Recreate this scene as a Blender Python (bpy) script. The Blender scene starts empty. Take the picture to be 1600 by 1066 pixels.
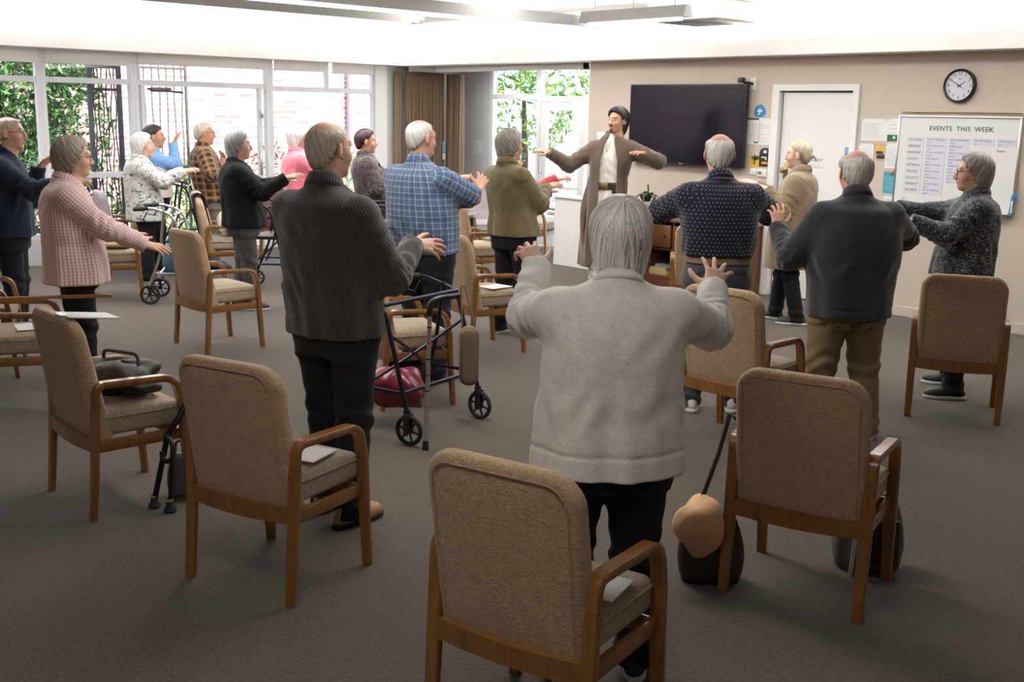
import bpy, bmesh, math, random
import numpy as np
from mathutils import Vector, Matrix
random.seed(7); np.random.seed(7)
SC = bpy.context.scene
COL = SC.collection
PI = math.pi

# ---------------------------------------------------------------- camera
# room frame: x along the wall with the screen, y towards that wall, z up; camera near the origin
F_PX, HOR, ROLL, PHI = 1742.8, 175.2, .01927, .8347
CAMH, YB, XW = 1.75, 9.338, -12.487          # eye height, screen wall plane, window wall plane
TH = math.atan2(533-HOR, F_PX)
cd = bpy.data.cameras.new('camera'); cam = bpy.data.objects.new('camera', cd); COL.objects.link(cam)
cd.sensor_width = 36; cd.sensor_fit = 'HORIZONTAL'; cd.lens = 36*F_PX/1600; cd.clip_start = .05; cd.clip_end = 200
_cr, _sr, _cp, _sp, _ct, _st = math.cos(ROLL), math.sin(ROLL), math.cos(PHI), math.sin(PHI), math.cos(TH), math.sin(TH)
def ray(px, py):
    a, b = px-800, py-533
    u = (a*_cr+b*_sr)/F_PX; w = (-a*_sr+b*_cr)/F_PX
    X, Y, Z = u, _ct-w*_st, -_st-w*_ct
    return Vector((X*_cp-Y*_sp, X*_sp+Y*_cp, Z)), Y
def floor_at(px, py, z=0.):
    r, _ = ray(px, py); t = (z-CAMH)/r.z; return Vector((r.x*t, r.y*t, z))
def at_depth(px, py, d):
    r, Y = ray(px, py); p = r*(d/Y); p.z += CAMH; return p
def depth_of(p): return -p[0]*_sp+p[1]*_cp
def on_y(px, py, y=YB):
    r, _ = ray(px, py); p = r*(y/r.y); p.z += CAMH; return p
def on_x(px, py, x=XW):
    r, _ = ray(px, py); p = r*(x/r.x); p.z += CAMH; return p
RIGHT = Vector((_cp, _sp, 0)); AWAY = Vector((-_sp, _cp, 0)); UP = Vector((0, 0, 1))
_r0 = ray(800, 533)[0].normalized()
_z = -_r0; _x0 = Vector((_cp, _sp, 0)); _y0 = _z.cross(_x0)
_x = _x0*_cr+_y0*_sr; _y = -_x0*_sr+_y0*_cr
# picture up/right axes including the small roll of the hand-held camera
_rr = (ray(900, 533)[0].normalized()-_r0*ray(900, 533)[0].normalized().dot(_r0)).normalized()
_x = _rr; _y = _z.cross(_x)
cam.matrix_world = Matrix(((_x.x, _y.x, _z.x, 0), (_x.y, _y.y, _z.y, 0), (_x.z, _y.z, _z.z, CAMH), (0, 0, 0, 1)))
SC.camera = cam

# ---------------------------------------------------------------- world, sun, lamps, exposure
SC.view_settings.view_transform = 'Standard'; SC.view_settings.look = 'None'
SC.view_settings.gamma = 1.0; SC.view_settings.use_curve_mapping = False
SC.view_settings.exposure = 0.0
wd = bpy.data.worlds.new('sky'); SC.world = wd; wd.use_nodes = True
nt = wd.node_tree; bg = nt.nodes['Background']
bg.inputs[0].default_value = (.64, .82, 1, 1); bg.inputs[1].default_value = 3.2
def sun(name, energy, direction, angle=.6, color=(1, .96, .9)):
    l = bpy.data.lights.new(name, 'SUN'); l.energy = energy; l.angle = math.radians(angle); l.color = color
    o = bpy.data.objects.new(name, l); COL.objects.link(o)
    o.rotation_euler = Vector(direction).to_track_quat('-Z', 'Y').to_euler(); return o
sun('sun', 15.0, (-.55, -.12, -.83))
def area(name, loc, size, energy, direction=(0, 0, -1), color=(1, 1, 1), sizey=None):
    l = bpy.data.lights.new(name, 'AREA'); l.energy = energy; l.color = color; l.size = size
    if sizey: l.shape = 'RECTANGLE'; l.size_y = sizey
    o = bpy.data.objects.new(name, l); COL.objects.link(o); o.location = loc
    if abs(direction[1]) < 1e-6: o.rotation_euler = (0, math.atan2(-direction[0], -direction[2]), 0)   # long side stays along y
    else: o.rotation_euler = Vector(direction).to_track_quat('-Z', 'Y').to_euler()
    return o
# ceiling lighting of the room (area lights standing in for unseen fixtures, mostly over the far half of the room)
CEIL = 2.78
area('ceiling_lamp_wall', (-6.2, 6.0, CEIL-.03), 6.0, 42, color=(1, .95, .88), sizey=.5)
area('ceiling_lamp_window', (-9.6, 4.2, CEIL-.03), .6, 18, color=(1, .97, .93), sizey=4.5)
area('ceiling_lamp_middle', (-4.6, 3.6, CEIL-.03), 3.0, 80, color=(1, .95, .88), sizey=.6)
area('ceiling_lamp_near', (-1.6, .8, CEIL-.03), 2.0, 33, color=(1, .95, .88), sizey=.6)
# light of the pendant battens and the coves thrown up on to the ceiling
area('pendant_uplight_window', (-9.3, 4.6, 2.60), .35, 170, direction=(0, 0, 1), sizey=5.5)
area('pendant_uplight_wall', (-6.2, 7.6, 2.60), 7.0, 150, direction=(0, 0, 1), sizey=.35)
area('alcove_fill', (-10.6, 9.75, 2.30), 2.0, 14, color=(1, .98, .96), sizey=.3)  # added fill light that brightens the alcove wall, no fitting there
area('cove_light_wall', (-5.5, YB-.15, 2.40), 13.0, 200, direction=(0, -.5, 1), color=(1, .97, .93), sizey=.1)
area('cove_light_window', (XW+.14, 3.6, 2.40), .1, 250, direction=(.5, 0, 1), color=(1, .97, .93), sizey=11.0)

# ---------------------------------------------------------------- object helpers
def tag(o, label=None, cat=None, group=None, kind=None):
    if label: o['label'] = label
    if cat: o['category'] = cat
    if group: o['group'] = group
    if kind: o['kind'] = kind
    return o
def thing(name, label, cat, loc=(0, 0, 0), rotz=0., group=None):
    o = bpy.data.objects.new(name, None); o.empty_display_size = .1; COL.objects.link(o)
    o.location = loc; o.rotation_euler = (0, 0, rotz)
    return tag(o, label, cat, group)
def link_mesh(name, verts, faces, mats, parent=None, fmat=None, smooth=True, angle=40):
    me = bpy.data.meshes.new(name)
    me.from_pydata([tuple(v) for v in verts], [], faces)
    for m in (mats if isinstance(mats, (list, tuple)) else [mats]): me.materials.append(m)
    if fmat is not None: me.polygons.foreach_set('material_index', fmat)
    me.polygons.foreach_set('use_smooth', [smooth]*len(me.polygons))
    if smooth and angle: me.set_sharp_from_angle(angle=math.radians(angle))
    o = bpy.data.objects.new(name, me); COL.objects.link(o)
    if parent: o.parent = parent
    return o
def copy_tree(o, parent=None):
    c = o.copy(); COL.objects.link(c)
    if parent: c.parent = parent
    for ch in list(o.children): copy_tree(ch, c)
    return c
class MB:
    """collects shapes into one mesh"""
    def __init__(s): s.v = []; s.f = []; s.m = []; s.mi = 0; s.T = Matrix.Identity(4)
    def add(s, vs, fs, flip=False):
        b = len(s.v); s.v += [s.T @ Vector(v) for v in vs]
        for f in fs:
            s.f.append([b+i for i in (reversed(f) if flip else f)]); s.m.append(s.mi)
        return s
    def bm(s, bm_):
        bm_.verts.ensure_lookup_table(); bm_.verts.index_update()
        s.add([v.co.copy() for v in bm_.verts], [[v.index for v in f.verts] for f in bm_.faces]); bm_.free(); return s
    def box(s, c, size, bevel=0., seg=2, rot=None):
        b = bmesh.new(); bmesh.ops.create_cube(b, size=1.)
        for v in b.verts: v.co = Vector((v.co.x*size[0], v.co.y*size[1], v.co.z*size[2]))
        e_ = random.uniform(.0001, .0006)
        for v in b.verts: v.co += Vector([e_ if q > 0 else -e_ for q in v.co])
        if bevel: bmesh.ops.bevel(b, geom=b.edges[:], offset=min(bevel, .49*min(size)), segments=seg, profile=.5, affect='EDGES')
        M = Matrix.Translation(c)
        if rot is not None: M = M @ (rot.to_4x4() if isinstance(rot, Matrix) else rot.to_matrix().to_4x4())
        for v in b.verts: v.co = M @ v.co
        return s.bm(b)
    def box2(s, lo, hi, bevel=0., seg=2):
        return s.box([(a+b)/2 for a, b in zip(lo, hi)], [abs(b-a) for a, b in zip(lo, hi)], bevel, seg)
    def quad(s, a, b, c, d): return s.add([a, b, c, d], [[0, 1, 2, 3]])
    def frames(s, path, closed=False, up=None):
        P = [Vector(p) for p in path]; n = len(P); out = []
        prev = None
        for i in range(n):
            if closed: t = P[(i+1) % n]-P[i-1]
            else: t = P[min(i+1, n-1)]-P[max(i-1, 0)]
            t = t.normalized() if t.length > 1e-9 else Vector((0, 0, 1))
            if up is not None:
                sx = Vector(up).cross(t)
                if sx.length < 1e-4: sx = t.orthogonal()
                sx.normalize()
            elif prev is None: sx = t.orthogonal().normalized()
            else: sx = (prev-t*prev.dot(t)); sx = sx.normalized() if sx.length > 1e-6 else t.orthogonal().normalized()
            prev = sx; out.append((P[i], t, sx, t.cross(sx)))
        return out
    def sweep(s, path, prof, closed=False, up=None, scale=None, caps=True):
        """prof: list of (a,b) in side/other axes"""
        fr = s.frames(path, closed, up); k = len(prof); vs = []; fs = []
        for i, (p, t, x, y) in enumerate(fr):
            sc = scale[i] if scale else 1.
            vs += [p+x*(a*sc)+y*(b*sc) for a, b in prof]
        n = len(fr)
        for i in range(n if closed else n-1):
            for j in range(k):
                a = i*k+j; b = i*k+(j+1) % k; c = ((i+1) % n)*k+(j+1) % k; d = ((i+1) % n)*k+j
                fs.append([a, b, c, d])
        if caps and not closed:
            fs.append(list(range(k-1, -1, -1))); fs.append([(n-1)*k+j for j in range(k)])
        return s.add(vs, fs)
    def tube(s, path, r, n=10, closed=False, scale=None):
        return s.sweep(path, [(r*math.cos(2*PI*j/n), r*math.sin(2*PI*j/n)) for j in range(n)], closed, None, scale)
    def cyl(s, a, b, r, r2=None, n=16):
        r2 = r if r2 is None else r2
        return s.sweep([a, b], [(math.cos(2*PI*j/n), math.sin(2*PI*j/n)) for j in range(n)], scale=[r, r2])
    def lathe(s, prof, n=24, c=(0, 0, 0), caps=True):
        """prof: list of (r,z)"""
        vs = []; fs = []; c = Vector(c)
        for r, z in prof:
            vs += [c+Vector((r*math.cos(2*PI*j/n), r*math.sin(2*PI*j/n), z)) for j in range(n)]
        for i in range(len(prof)-1):
            for j in range(n):
                fs.append([i*n+j, i*n+(j+1) % n, (i+1)*n+(j+1) % n, (i+1)*n+j])
        if caps: fs.append(list(range(n-1, -1, -1))); fs.append([(len(prof)-1)*n+j for j in range(n)])
        return s.add(vs, fs)
    def ball(s, c, r, nu=16, nv=10, rot=None):
        r = (r, r, r) if not hasattr(r, '__len__') else r
        vs = []; fs = []; c = Vector(c)
        for i in range(nv+1):
            ph = PI*i/nv
            for j in range(nu):
                v = Vector((r[0]*math.sin(ph)*math.cos(2*PI*j/nu), r[1]*math.sin(ph)*math.sin(2*PI*j/nu), -r[2]*math.cos(ph)))
                if rot is not None: v = rot @ v
                vs.append(c+v)
        for i in range(nv):
            for j in range(nu):
                fs.append([i*nu+j, i*nu+(j+1) % nu, (i+1)*nu+(j+1) % nu, (i+1)*nu+j])
        return s.add(vs, fs)
    def rings(s, rings, caps=True):
        k = len(rings[0]); vs = [v for r in rings for v in r]; fs = []
        for i in range(len(rings)-1):
            for j in range(k): fs.append([i*k+j, i*k+(j+1) % k, (i+1)*k+(j+1) % k, (i+1)*k+j])
        if caps: fs.append(list(range(k-1, -1, -1))); fs.append([(len(rings)-1)*k+j for j in range(k)])
        return s.add(vs, fs)
    def build(s, name, mats, parent=None, smooth=True, angle=40):
        return link_mesh(name, s.v, s.f, mats, parent, s.m, smooth, angle)
def arc(c, r, a0, a1, n, ax=Vector((1, 0, 0)), ay=Vector((0, 0, 1))):
    return [Vector(c)+ax*(r*math.cos(a0+(a1-a0)*i/n))+ay*(r*math.sin(a0+(a1-a0)*i/n)) for i in range(n+1)]
def round_path(pts, r, n=6):
    """polyline with rounded corners; r a number or a list per inner corner"""
    P = [Vector(p) for p in pts]; out = [P[0]]
    for i in range(1, len(P)-1):
        rr = r[i-1] if hasattr(r, '__len__') else r
        a = (P[i-1]-P[i]); b = (P[i+1]-P[i]); rr = min(rr, .49*a.length, .49*b.length)
        p0 = P[i]+a.normalized()*rr; p1 = P[i]+b.normalized()*rr
        for k in range(n+1):
            t = k/n; out.append(p0*(1-t)**2+P[i]*(2*t*(1-t))+p1*t*t)
    out.append(P[-1]); return out
def rrect(hx, hz, rt, rb, n=6, cz=0.):
    """rounded rectangle outline (x,z), top corners rt and bottom corners rb, counter-clockwise seen from -y"""
    o = []
    for (cx, cz_, r, a0) in ((hx-rb, -hz+rb, rb, -PI/2), (hx-rt, hz-rt, rt, 0), (-hx+rt, hz-rt, rt, PI/2), (-hx+rb, -hz+rb, rb, PI)):
        for k in range(n+1):
            a = a0+PI/2*k/n; o.append((cx+r*math.cos(a), cz+cz_+r*math.sin(a)))
    return o
def pad(hx, hz, rt, rb, th, e, bulge=0., bend=None, n=6):
    """upholstered slab in the xz plane, th thick along y, edge radius e, faces bulged"""
    R = []
    seq = []
    for q in (.985, .9, .75, .55, .35, .18): seq.append((q, 1))
    rings = []
    def ring(inset, y):
        hx_, hz_ = max(hx-inset, .004), max(hz-inset, .004)
        rt_ = min(max(rt-inset, .35*min(hx_, hz_), ), min(hx_, hz_)*.98) if inset > rt*.6 else rt-inset
        rb_ = min(max(rb-inset, .2*min(hx_, hz_)), min(hx_, hz_)*.98) if inset > rb*.6 else rb-inset
        return [Vector((x, y, z)) for x, z in rrect(hx_, hz_, rt_, rb_, n)]
    m = min(hx, hz); h = th/2
    for q in (.97, .8, .6, .42, .28): rings.append(ring(m*q, -h-bulge*(1-(1-q)**2)))
    for k in range(5): a = PI/2*k/4; rings.append(ring(e*(1-math.sin(a)), -h+e-e*math.cos(a)))
    for k in range(5): a = PI/2*(4-k)/4; rings.append(ring(e*(1-math.sin(a)), h-e+e*math.cos(a)))
    for q in (.28, .42, .6, .8, .97): rings.append(ring(m*q, h+bulge*(1-(1-q)**2)))
    if bend: rings = [[Vector(bend(v)) for v in r] for r in rings]
    return rings

# ---------------------------------------------------------------- materials
class NT:
    def __init__(s, name):
        s.m = bpy.data.materials.new(name); s.m.use_nodes = True; s.t = s.m.node_tree; s.b = s.t.nodes['Principled BSDF']
    def n(s, typ, **kw):
        x = s.t.nodes.new(typ)
        for k, v in kw.items():
            if k.startswith('i_'):
                key = k[2:]; key = int(key) if key.isdigit() else key.replace('_', ' ')
                x.inputs[key].default_value = v
            else: setattr(x, k, v)
        return x
    def l(s, a, b): s.t.links.new(a, b)
    def coord(s, which='Object', scale=None):
        c = s.n('ShaderNodeTexCoord'); o = c.outputs[which]
        if scale is not None:
            mp = s.n('ShaderNodeMapping'); mp.inputs['Scale'].default_value = scale if hasattr(scale, '__len__') else (scale,)*3
            s.l(o, mp.inputs['Vector']); o = mp.outputs[0]
        return o
    def attr(s, name, out='Vector'):
        a = s.n('ShaderNodeAttribute', attribute_name=name); return a.outputs[out]
    def scaled(s, o, scale):
        mp = s.n('ShaderNodeMapping'); mp.inputs['Scale'].default_value = scale if hasattr(scale, '__len__') else (scale,)*3
        s.l(o, mp.inputs['Vector']); return mp.outputs[0]
    def noise(s, vec, scale, detail=3, rough=.55, dist=0.):
        x = s.n('ShaderNodeTexNoise'); x.inputs['Scale'].default_value = scale; x.inputs['Detail'].default_value = detail
        x.inputs['Roughness'].default_value = rough; x.inputs['Distortion'].default_value = dist
        s.l(vec, x.inputs['Vector']); return x.outputs['Fac']
    def ramp(s, fac, stops, interp='LINEAR'):
        r = s.n('ShaderNodeValToRGB'); r.color_ramp.interpolation = interp; e = r.color_ramp.elements
        while len(e) < len(stops): e.new(.5)
        for el, (p, c) in zip(e, stops): el.position = p; el.color = (*c, 1) if len(c) == 3 else c
        s.l(fac, r.inputs[0]); return r.outputs[0]
    def mix(s, fac, a, b, mode='MIX'):
        x = s.n('ShaderNodeMix', data_type='RGBA', blend_type=mode)
        for sock, v in ((x.inputs[0], fac), (x.inputs[6], a), (x.inputs[7], b)):
            if isinstance(v, (int, float)): sock.default_value = v
            elif isinstance(v, tuple): sock.default_value = (*v, 1) if len(v) == 3 else v
            else: s.l(v, sock)
        return x.outputs[2]
    def math(s, op, a, b=None, c=None):
        x = s.n('ShaderNodeMath', operation=op)
        for i, v in enumerate((a, b, c)):
            if v is None: continue
            if isinstance(v, (int, float)): x.inputs[i].default_value = v
            else: s.l(v, x.inputs[i])
        return x.outputs[0]
    def bump(s, h, strength=.3, dist=.01):
        b = s.n('ShaderNodeBump'); b.inputs['Strength'].default_value = strength; b.inputs['Distance'].default_value = dist
        s.l(h, b.inputs['Height']); s.l(b.outputs[0], s.b.inputs['Normal']); return b
    def color(s, o):
        if isinstance(o, tuple): s.b.inputs['Base Color'].default_value = (*o, 1)
        else: s.l(o, s.b.inputs['Base Color'])
    def set(s, rough=.6, metal=0., spec=.5, sheen=0., **kw):
        s.b.inputs['Roughness'].default_value = rough; s.b.inputs['Metallic'].default_value = metal
        s.b.inputs['Specular IOR Level'].default_value = spec
        if sheen: s.b.inputs['Sheen Weight'].default_value = sheen; s.b.inputs['Sheen Roughness'].default_value = .5
        for k, v in kw.items(): s.b.inputs[k.replace('_', ' ')].default_value = v
        return s.m
def srgb(r, g, b): return tuple(((c/255)/12.92 if c/255 <= .04045 else ((c/255+.055)/1.055)**2.4) for c in (r, g, b))
_pm = {}
def plain(name, col, rough=.6, metal=0., spec=.5, var=.06, scale=30, bump=0., **kw):
    """flat coloured material with a little surface noise"""
    if name in _pm: return _pm[name]
    t = NT(name); o = t.coord()
    f = t.noise(o, scale, 2)
    lo = tuple(max(0, c*(1-var)) for c in col); hi = tuple(min(1, c*(1+var)) for c in col)
    t.color(t.ramp(f, [(.3, lo), (.7, hi)]))
    if bump: t.bump(f, bump, .005)
    _pm[name] = t.set(rough, metal, spec, **kw); return _pm[name]
def mat_carpet():
    t = NT('carpet'); o = t.coord()
    f = t.noise(o, 260, 3, .7); g = t.noise(o, 60, 3, .6); h = t.noise(o, 1.3, 2)
    k = t.math('ADD', t.math('MULTIPLY', f, .6), t.math('MULTIPLY', g, .4))
    c = t.ramp(k, [(.33, (.040, .032, .026)), (.5, (.087, .071, .058)), (.68, (.178, .147, .121))])
    t.color(t.mix(t.math('MULTIPLY', h, .25), c, (.092, .079, .068)))
    t.bump(k, .55, .006); return t.set(.95, spec=.15, sheen=.15)
def mat_wall():
    t = NT('painted_wall'); o = t.coord(); f = t.noise(o, 90, 3); g = t.noise(o, .8, 2)
    t.color(t.mix(g, (.545, .468, .385), (.575, .50, .415))); t.bump(f, .05, .003); return t.set(.7, spec=.3)
def mat_wood(name, base, rough=.28, sc=1., axis='Z'):
    t = NT(name); s_ = {'Z': (18, 18, 1.6), 'X': (1.6, 18, 18), 'Y': (18, 1.6, 18)}[axis]
    o = t.coord('Object', tuple(v*sc for v in s_)); f = t.noise(o, 2.2, 5, .6, .6); g = t.noise(o, 9, 2)
    lo = tuple(c*.62 for c in base); hi = tuple(min(1, c*1.28) for c in base)
    k = t.math('ADD', t.math('MULTIPLY', f, .75), t.math('MULTIPLY', g, .25))
    t.color(t.ramp(k, [(.3, lo), (.5, base), (.72, hi)])); t.bump(k, .06, .002)
    return t.set(rough, spec=.5, Coat_Weight=.25, Coat_Roughness=.2)
def mat_boucle(name, base):
    t = NT(name); o = t.coord(); p = t.scaled(o, (1, 1, 1.9))
    f = t.noise(p, 62, 4, .65, 1.6); g = t.noise(o, 240, 3, .7); h = t.noise(o, 5, 2)
    k = t.math('ADD', t.math('MULTIPLY', f, .7), t.math('MULTIPLY', g, .3))
    lo = tuple(c*.5 for c in base); hi = tuple(min(1, c*1.5) for c in base)
    c = t.ramp(k, [(.36, lo), (.52, base), (.68, hi)])
    t.color(t.mix(t.math('MULTIPLY', h, .3), c, base)); t.bump(k, 1., .010); return t.set(.95, spec=.15, sheen=.35)
M = {}
M['carpet'] = mat_carpet(); M['wall'] = mat_wall()
M['wood'] = mat_wood('honey_wood', (.225, .098, .025)); M['wood_side'] = mat_wood('sideboard_wood', (.15, .056, .02), .35, .8, 'X')
M['fab'] = mat_boucle('brown_boucle', (.50, .335, .20)); M['fab2'] = mat_boucle('worn_seat_cloth', (.42, .335, .225))
M['fab_pale'] = mat_boucle('pale_lilac_cloth', (.48, .44, .45)); M['fab_pink'] = mat_boucle('pale_pink_cloth', (.62, .50, .47))
M['fab_old'] = mat_boucle('ochre_cloth', (.36, .25, .12)); M['burg'] = plain('burgundy_vinyl', (.10, .03, .04), .5)
M['white'] = plain('white_paint', (.82, .81, .79), .45, var=.02); M['ceil'] = plain('ceiling_paint', (.88, .88, .87), .8, var=.015)
M['frame'] = plain('window_frame_paint', (.78, .78, .79), .4, var=.02)
def mat_blind():
    t = NT('roller_blind_cloth'); t.color((.80, .78, .75)); t.set(.8, spec=.1); tl = t.n('ShaderNodeBsdfTranslucent'); tl.inputs[0].default_value = (.85, .84, .82, 1); mx = t.n('ShaderNodeMixShader'); mx.inputs[0].default_value = .5
    out = [n for n in t.t.nodes if n.type == 'OUTPUT_MATERIAL'][0]; t.l(t.b.outputs[0], mx.inputs[1]); t.l(tl.outputs[0], mx.inputs[2]); t.l(mx.outputs[0], out.inputs[0]); return t.m
M['blind'] = mat_blind()
M['black'] = plain('black_plastic', (.012, .012, .013), .4); M['blackmetal'] = plain('black_metal', (.018, .019, .022), .35, .6)
M['rubber'] = plain('dark_rubber', (.02, .02, .02), .8); M['chrome'] = plain('brushed_aluminium', (.62, .63, .65), .3, 1.)
M['bluemetal'] = plain('dark_blue_metal', (.012, .018, .035), .35, .5)
M['paper'] = plain('paper', (.78, .77, .76), .7, var=.02); M['ink'] = plain('dark_ink', (.03, .03, .035), .6); M['greyink'] = plain('grey_ink', (.20, .20, .23), .7)
M['lilac'] = plain('pale_lilac_card', (.60, .60, .69), .7, var=.02); M['greycard'] = plain('pale_grey_card', (.64, .63, .65), .7, var=.02)
M['board'] = plain('whiteboard_surface', (.74, .73, .715), .25, var=.015)
M['green'] = plain('green_print', (.02, .17, .07), .6); M['blue'] = plain('blue_print', (.01, .21, .45), .5); M['cyan'] = plain('cyan_paper', (.05, .37, .47), .6)
M['yellow'] = plain('yellow_print', (.70, .43, .04), .6); M['red'] = plain('red_plastic', (.5, .03, .03), .4); M['brass'] = plain('aged_brass', (.35, .25, .12), .35, .9)
M['leather'] = plain('dark_brown_leather', (.028, .018, .013), .58, bump=.3, scale=60); M['canvas'] = plain('tan_canvas', (.20, .145, .09), .85)
M['greybag'] = plain('grey_nylon', (.11, .105, .105), .7); M['bluebag'] = plain('blue_denim_bag', (.05, .14, .19), .8)
M['hat'] = plain('tan_felt', (.62, .38, .22), .85, scale=50, bump=.2); M['cream'] = plain('cream_cloth', (.62, .55, .45), .9)
M['orange'] = plain('orange_strap', (.7, .18, .03), .6); M['stone'] = plain('concrete', (.45, .43, .42), .8)
M['leafd'] = plain('dark_leaf', (.02, .065, .022), .4, var=.5, scale=8); M['soil'] = plain('soil', (.03, .02, .015), .95)
M['pot'] = plain('marbled_pot', (.75, .73, .70), .35, var=.12, scale=9); M['slate'] = plain('slate_candle', (.045, .055, .06), .5)
M['book'] = plain('cream_book_cover', (.60, .48, .22), .6); M['bookblue'] = plain('grey_blue_cover', (.25, .29, .34), .6)
M['shell'] = plain('toy_wood', (.42, .27, .15), .7, var=.3, scale=14)
# ================================================================ room shell
def struct(name, mb, mats, parent=None, smooth=False, label=None):
    o = mb.build(name, mats, parent, smooth)
    if parent is None: o['kind'] = 'structure'
    if label: o['label'] = label
    return o
X1, Y0 = 2.2, -3.0          # unseen walls of the room
YA, XA = 10.22, -9.08       # glazed wall of the alcove, its side wall
BZ, BO = 2.32, .277         # bulkhead underside and depth
struct('floor', MB().box2((XW-.1, Y0, -.1), (X1, YA+.1, 0)), M['carpet'])
struct('ceiling', MB().box2((XW-.2, Y0, CEIL), (X1, YB+.1, CEIL+.1)).box2((XW-.2, YB+.1, BZ+.02), (XA+.2, YA+.2, BZ+.1)), M['ceil'])
DX0, DX1, DZ = -6.49, -5.695, 2.0
w = MB()
w.box2((XA, YB, 0), (DX0, YB+.12, CEIL)).box2((DX1, YB, 0), (X1, YB+.12, CEIL)).box2((DX0, YB, DZ), (DX1, YB+.12, CEIL))
w.box2((XW-.1, YB, BZ), (XA, YB+.12, CEIL-.01)); w.box2((XA, YB+.12, 0), (XA+.12, YA+.1, BZ+.05))
struct('wall_back', w, M['wall'])
AX0 = on_y(765, 250, YA).x
struct('wall_alcove', MB().box2((XW-.1, YA, 0), (AX0, YA+.1, BZ+.05)), plain('pale_grey_wall', (.62, .61, .62), .7, var=.02))
wl = MB().box2((XW-.12, 8.79, 0), (XW, YA+.1, CEIL)).box2((XW-.12, Y0, 2.33), (XW, 8.79, CEIL))
struct('wall_window', wl, plain('pale_wall', (.58, .56, .53), .7, var=.02))
struct('wall_right', MB().box2((X1, Y0, 0), (X1+.1, YB+.1, CEIL)), M['wall'])
struct('wall_near', MB().box2((XW, Y0-.1, 0), (X1, Y0, CEIL)), M['wall'])
struct('wall_window_side', MB().box2((XW-.12, Y0, 0), (XW, 1.2, 2.33)), M['wall'])
struct('wall_cove', MB().box2((XW, YB-.012, BZ+.05), (X1, YB-.002, CEIL)).box2((XW+.001, Y0, BZ+.05), (XW+.012, YB, CEIL)), M['ceil'])
b = MB()
b.box2((XW+BO-.02, YB-BO, BZ), (X1, YB-BO+.05, BZ+.15), .004).box2((XW, YB-BO+.02, BZ), (X1, YB, BZ+.03))
b.box2((XW+BO-.05, Y0, BZ), (XW+BO, YB-BO+.05, BZ+.15), .004).box2((XW, Y0, BZ), (XW+BO-.02, YB, BZ+.03))
struct('trim_1', b, M['white'])
struct('baseboard_back', MB().box2((XA, YB-.015, 0), (DX0-.09, YB, .09), .004).box2((DX1+.09, YB-.015, 0), (X1, YB, .09), .004), plain('skirting_paint', (.56, .49, .41), .5, var=.02))
struct('baseboard_alcove', MB().box2((XW, YA-.015, 0), (AX0, YA, .1), .004), M['white'])
# cove: strips of light on the shelf of the bulkhead
def emission(name, col, strength):
    t = NT(name); t.b.inputs['Base Color'].default_value = (.8, .8, .8, 1)
    t.b.inputs['Emission Color'].default_value = (*col, 1); t.b.inputs['Emission Strength'].default_value = strength; return t.m
M['tube'] = emission('lit_tube', (1, .98, .95), 3.0)

# ---------------------------------------------------------------- glazing
def mat_glass():
    m = bpy.data.materials.new('window_glass'); m.use_nodes = True; t = m.node_tree; t.nodes.clear()
    o = t.nodes.new('ShaderNodeOutputMaterial'); mx = t.nodes.new('ShaderNodeMixShader'); tr = t.nodes.new('ShaderNodeBsdfTransparent')
    gl = t.nodes.new('ShaderNodeBsdfGlossy'); fr = t.nodes.new('ShaderNodeMath'); fr.operation = 'MULTIPLY_ADD'; lw = t.nodes.new('ShaderNodeLayerWeight'); lw.inputs[0].default_value = .12; t.links.new(lw.outputs['Facing'], fr.inputs[0]); fr.inputs[1].default_value = .35; fr.inputs[2].default_value = .03
    tr.inputs[0].default_value = (.97, .98, .98, 1); gl.inputs['Roughness'].default_value = .02
    t.links.new(fr.outputs[0], mx.inputs[0]); t.links.new(tr.outputs[0], mx.inputs[1]); t.links.new(gl.outputs[0], mx.inputs[2]); t.links.new(mx.outputs[0], o.inputs[0]); return m
M['glass'] = mat_glass()
XG = XW-.05
def win(name, y0, y1, z0, bars_y=(), bars_z=(), top=2.34):
    """glazed bay in the window wall: frame with a glass child"""
    f = MB(); t = .05
    f.box2((XG-.03, y0, z0), (XG+.05, y0+t, top), .004).box2((XG-.03, y1-t, z0), (XG+.05, y1, top), .004)
    f.box2((XG-.03, y0, z0), (XG+.05, y1, z0+.06), .004)
    for z in bars_z: f.box2((XG-.02, y0, z-.03), (XG+.04, y1, z+.03), .004)
    for (y, a, b_) in bars_y: f.box2((XG-.02, y-.022, a), (XG+.045, y+.022, b_), .004)
    o = struct(name, f, M['frame'])
    struct('glass', MB().box2((XG-.004, y0+.02, z0+.02), (XG+.004, y1-.02, top)), M['glass'], o); return o
win('window_1', 1.2, 4.44, .28, ((2.4, .3, 2.34), (3.4, .3, 2.34)), (.97, 2.0))
win('window_2', 4.44, 5.47, .28, (), (.97, 2.0))
win('door_1', 5.47, 7.2, 0, ((5.57, 0, 1.99), (7.07, 0, 1.99)), (2.0,))
win('window_3', 7.2, 8.79, .02, ((8.04, 1.98, 2.34),), (1.98,))
struct('wall_below_window', MB().box2((XW-.12, 1.2, 0), (XW, 5.47, .28)), plain('pale_panel', (.62, .61, .60), .6, var=.02))
struct('trim_2', MB().box2((XW-.10, 8.76, 0), (XW+.03, 8.95, 2.33), .005), M['white'])
dh = MB().box2((XG+.05, 7.03, .93), (XG+.09, 7.06, 1.2), .008).box2((XG+.05, 7.05, 1.62), (XG+.10, 7.09, 1.72), .01)
tag(dh.build('door_pull', M['chrome']), 'metal pull and latch on the sliding glass door frame', 'door handle')
cl = MB().cyl((XG+.06, 5.62, 1.93), (XG+.06, 6.05, 1.90), .012); cl.box2((XG+.04, 5.66, 1.9), (XG+.09, 5.9, 1.95), .01)
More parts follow.
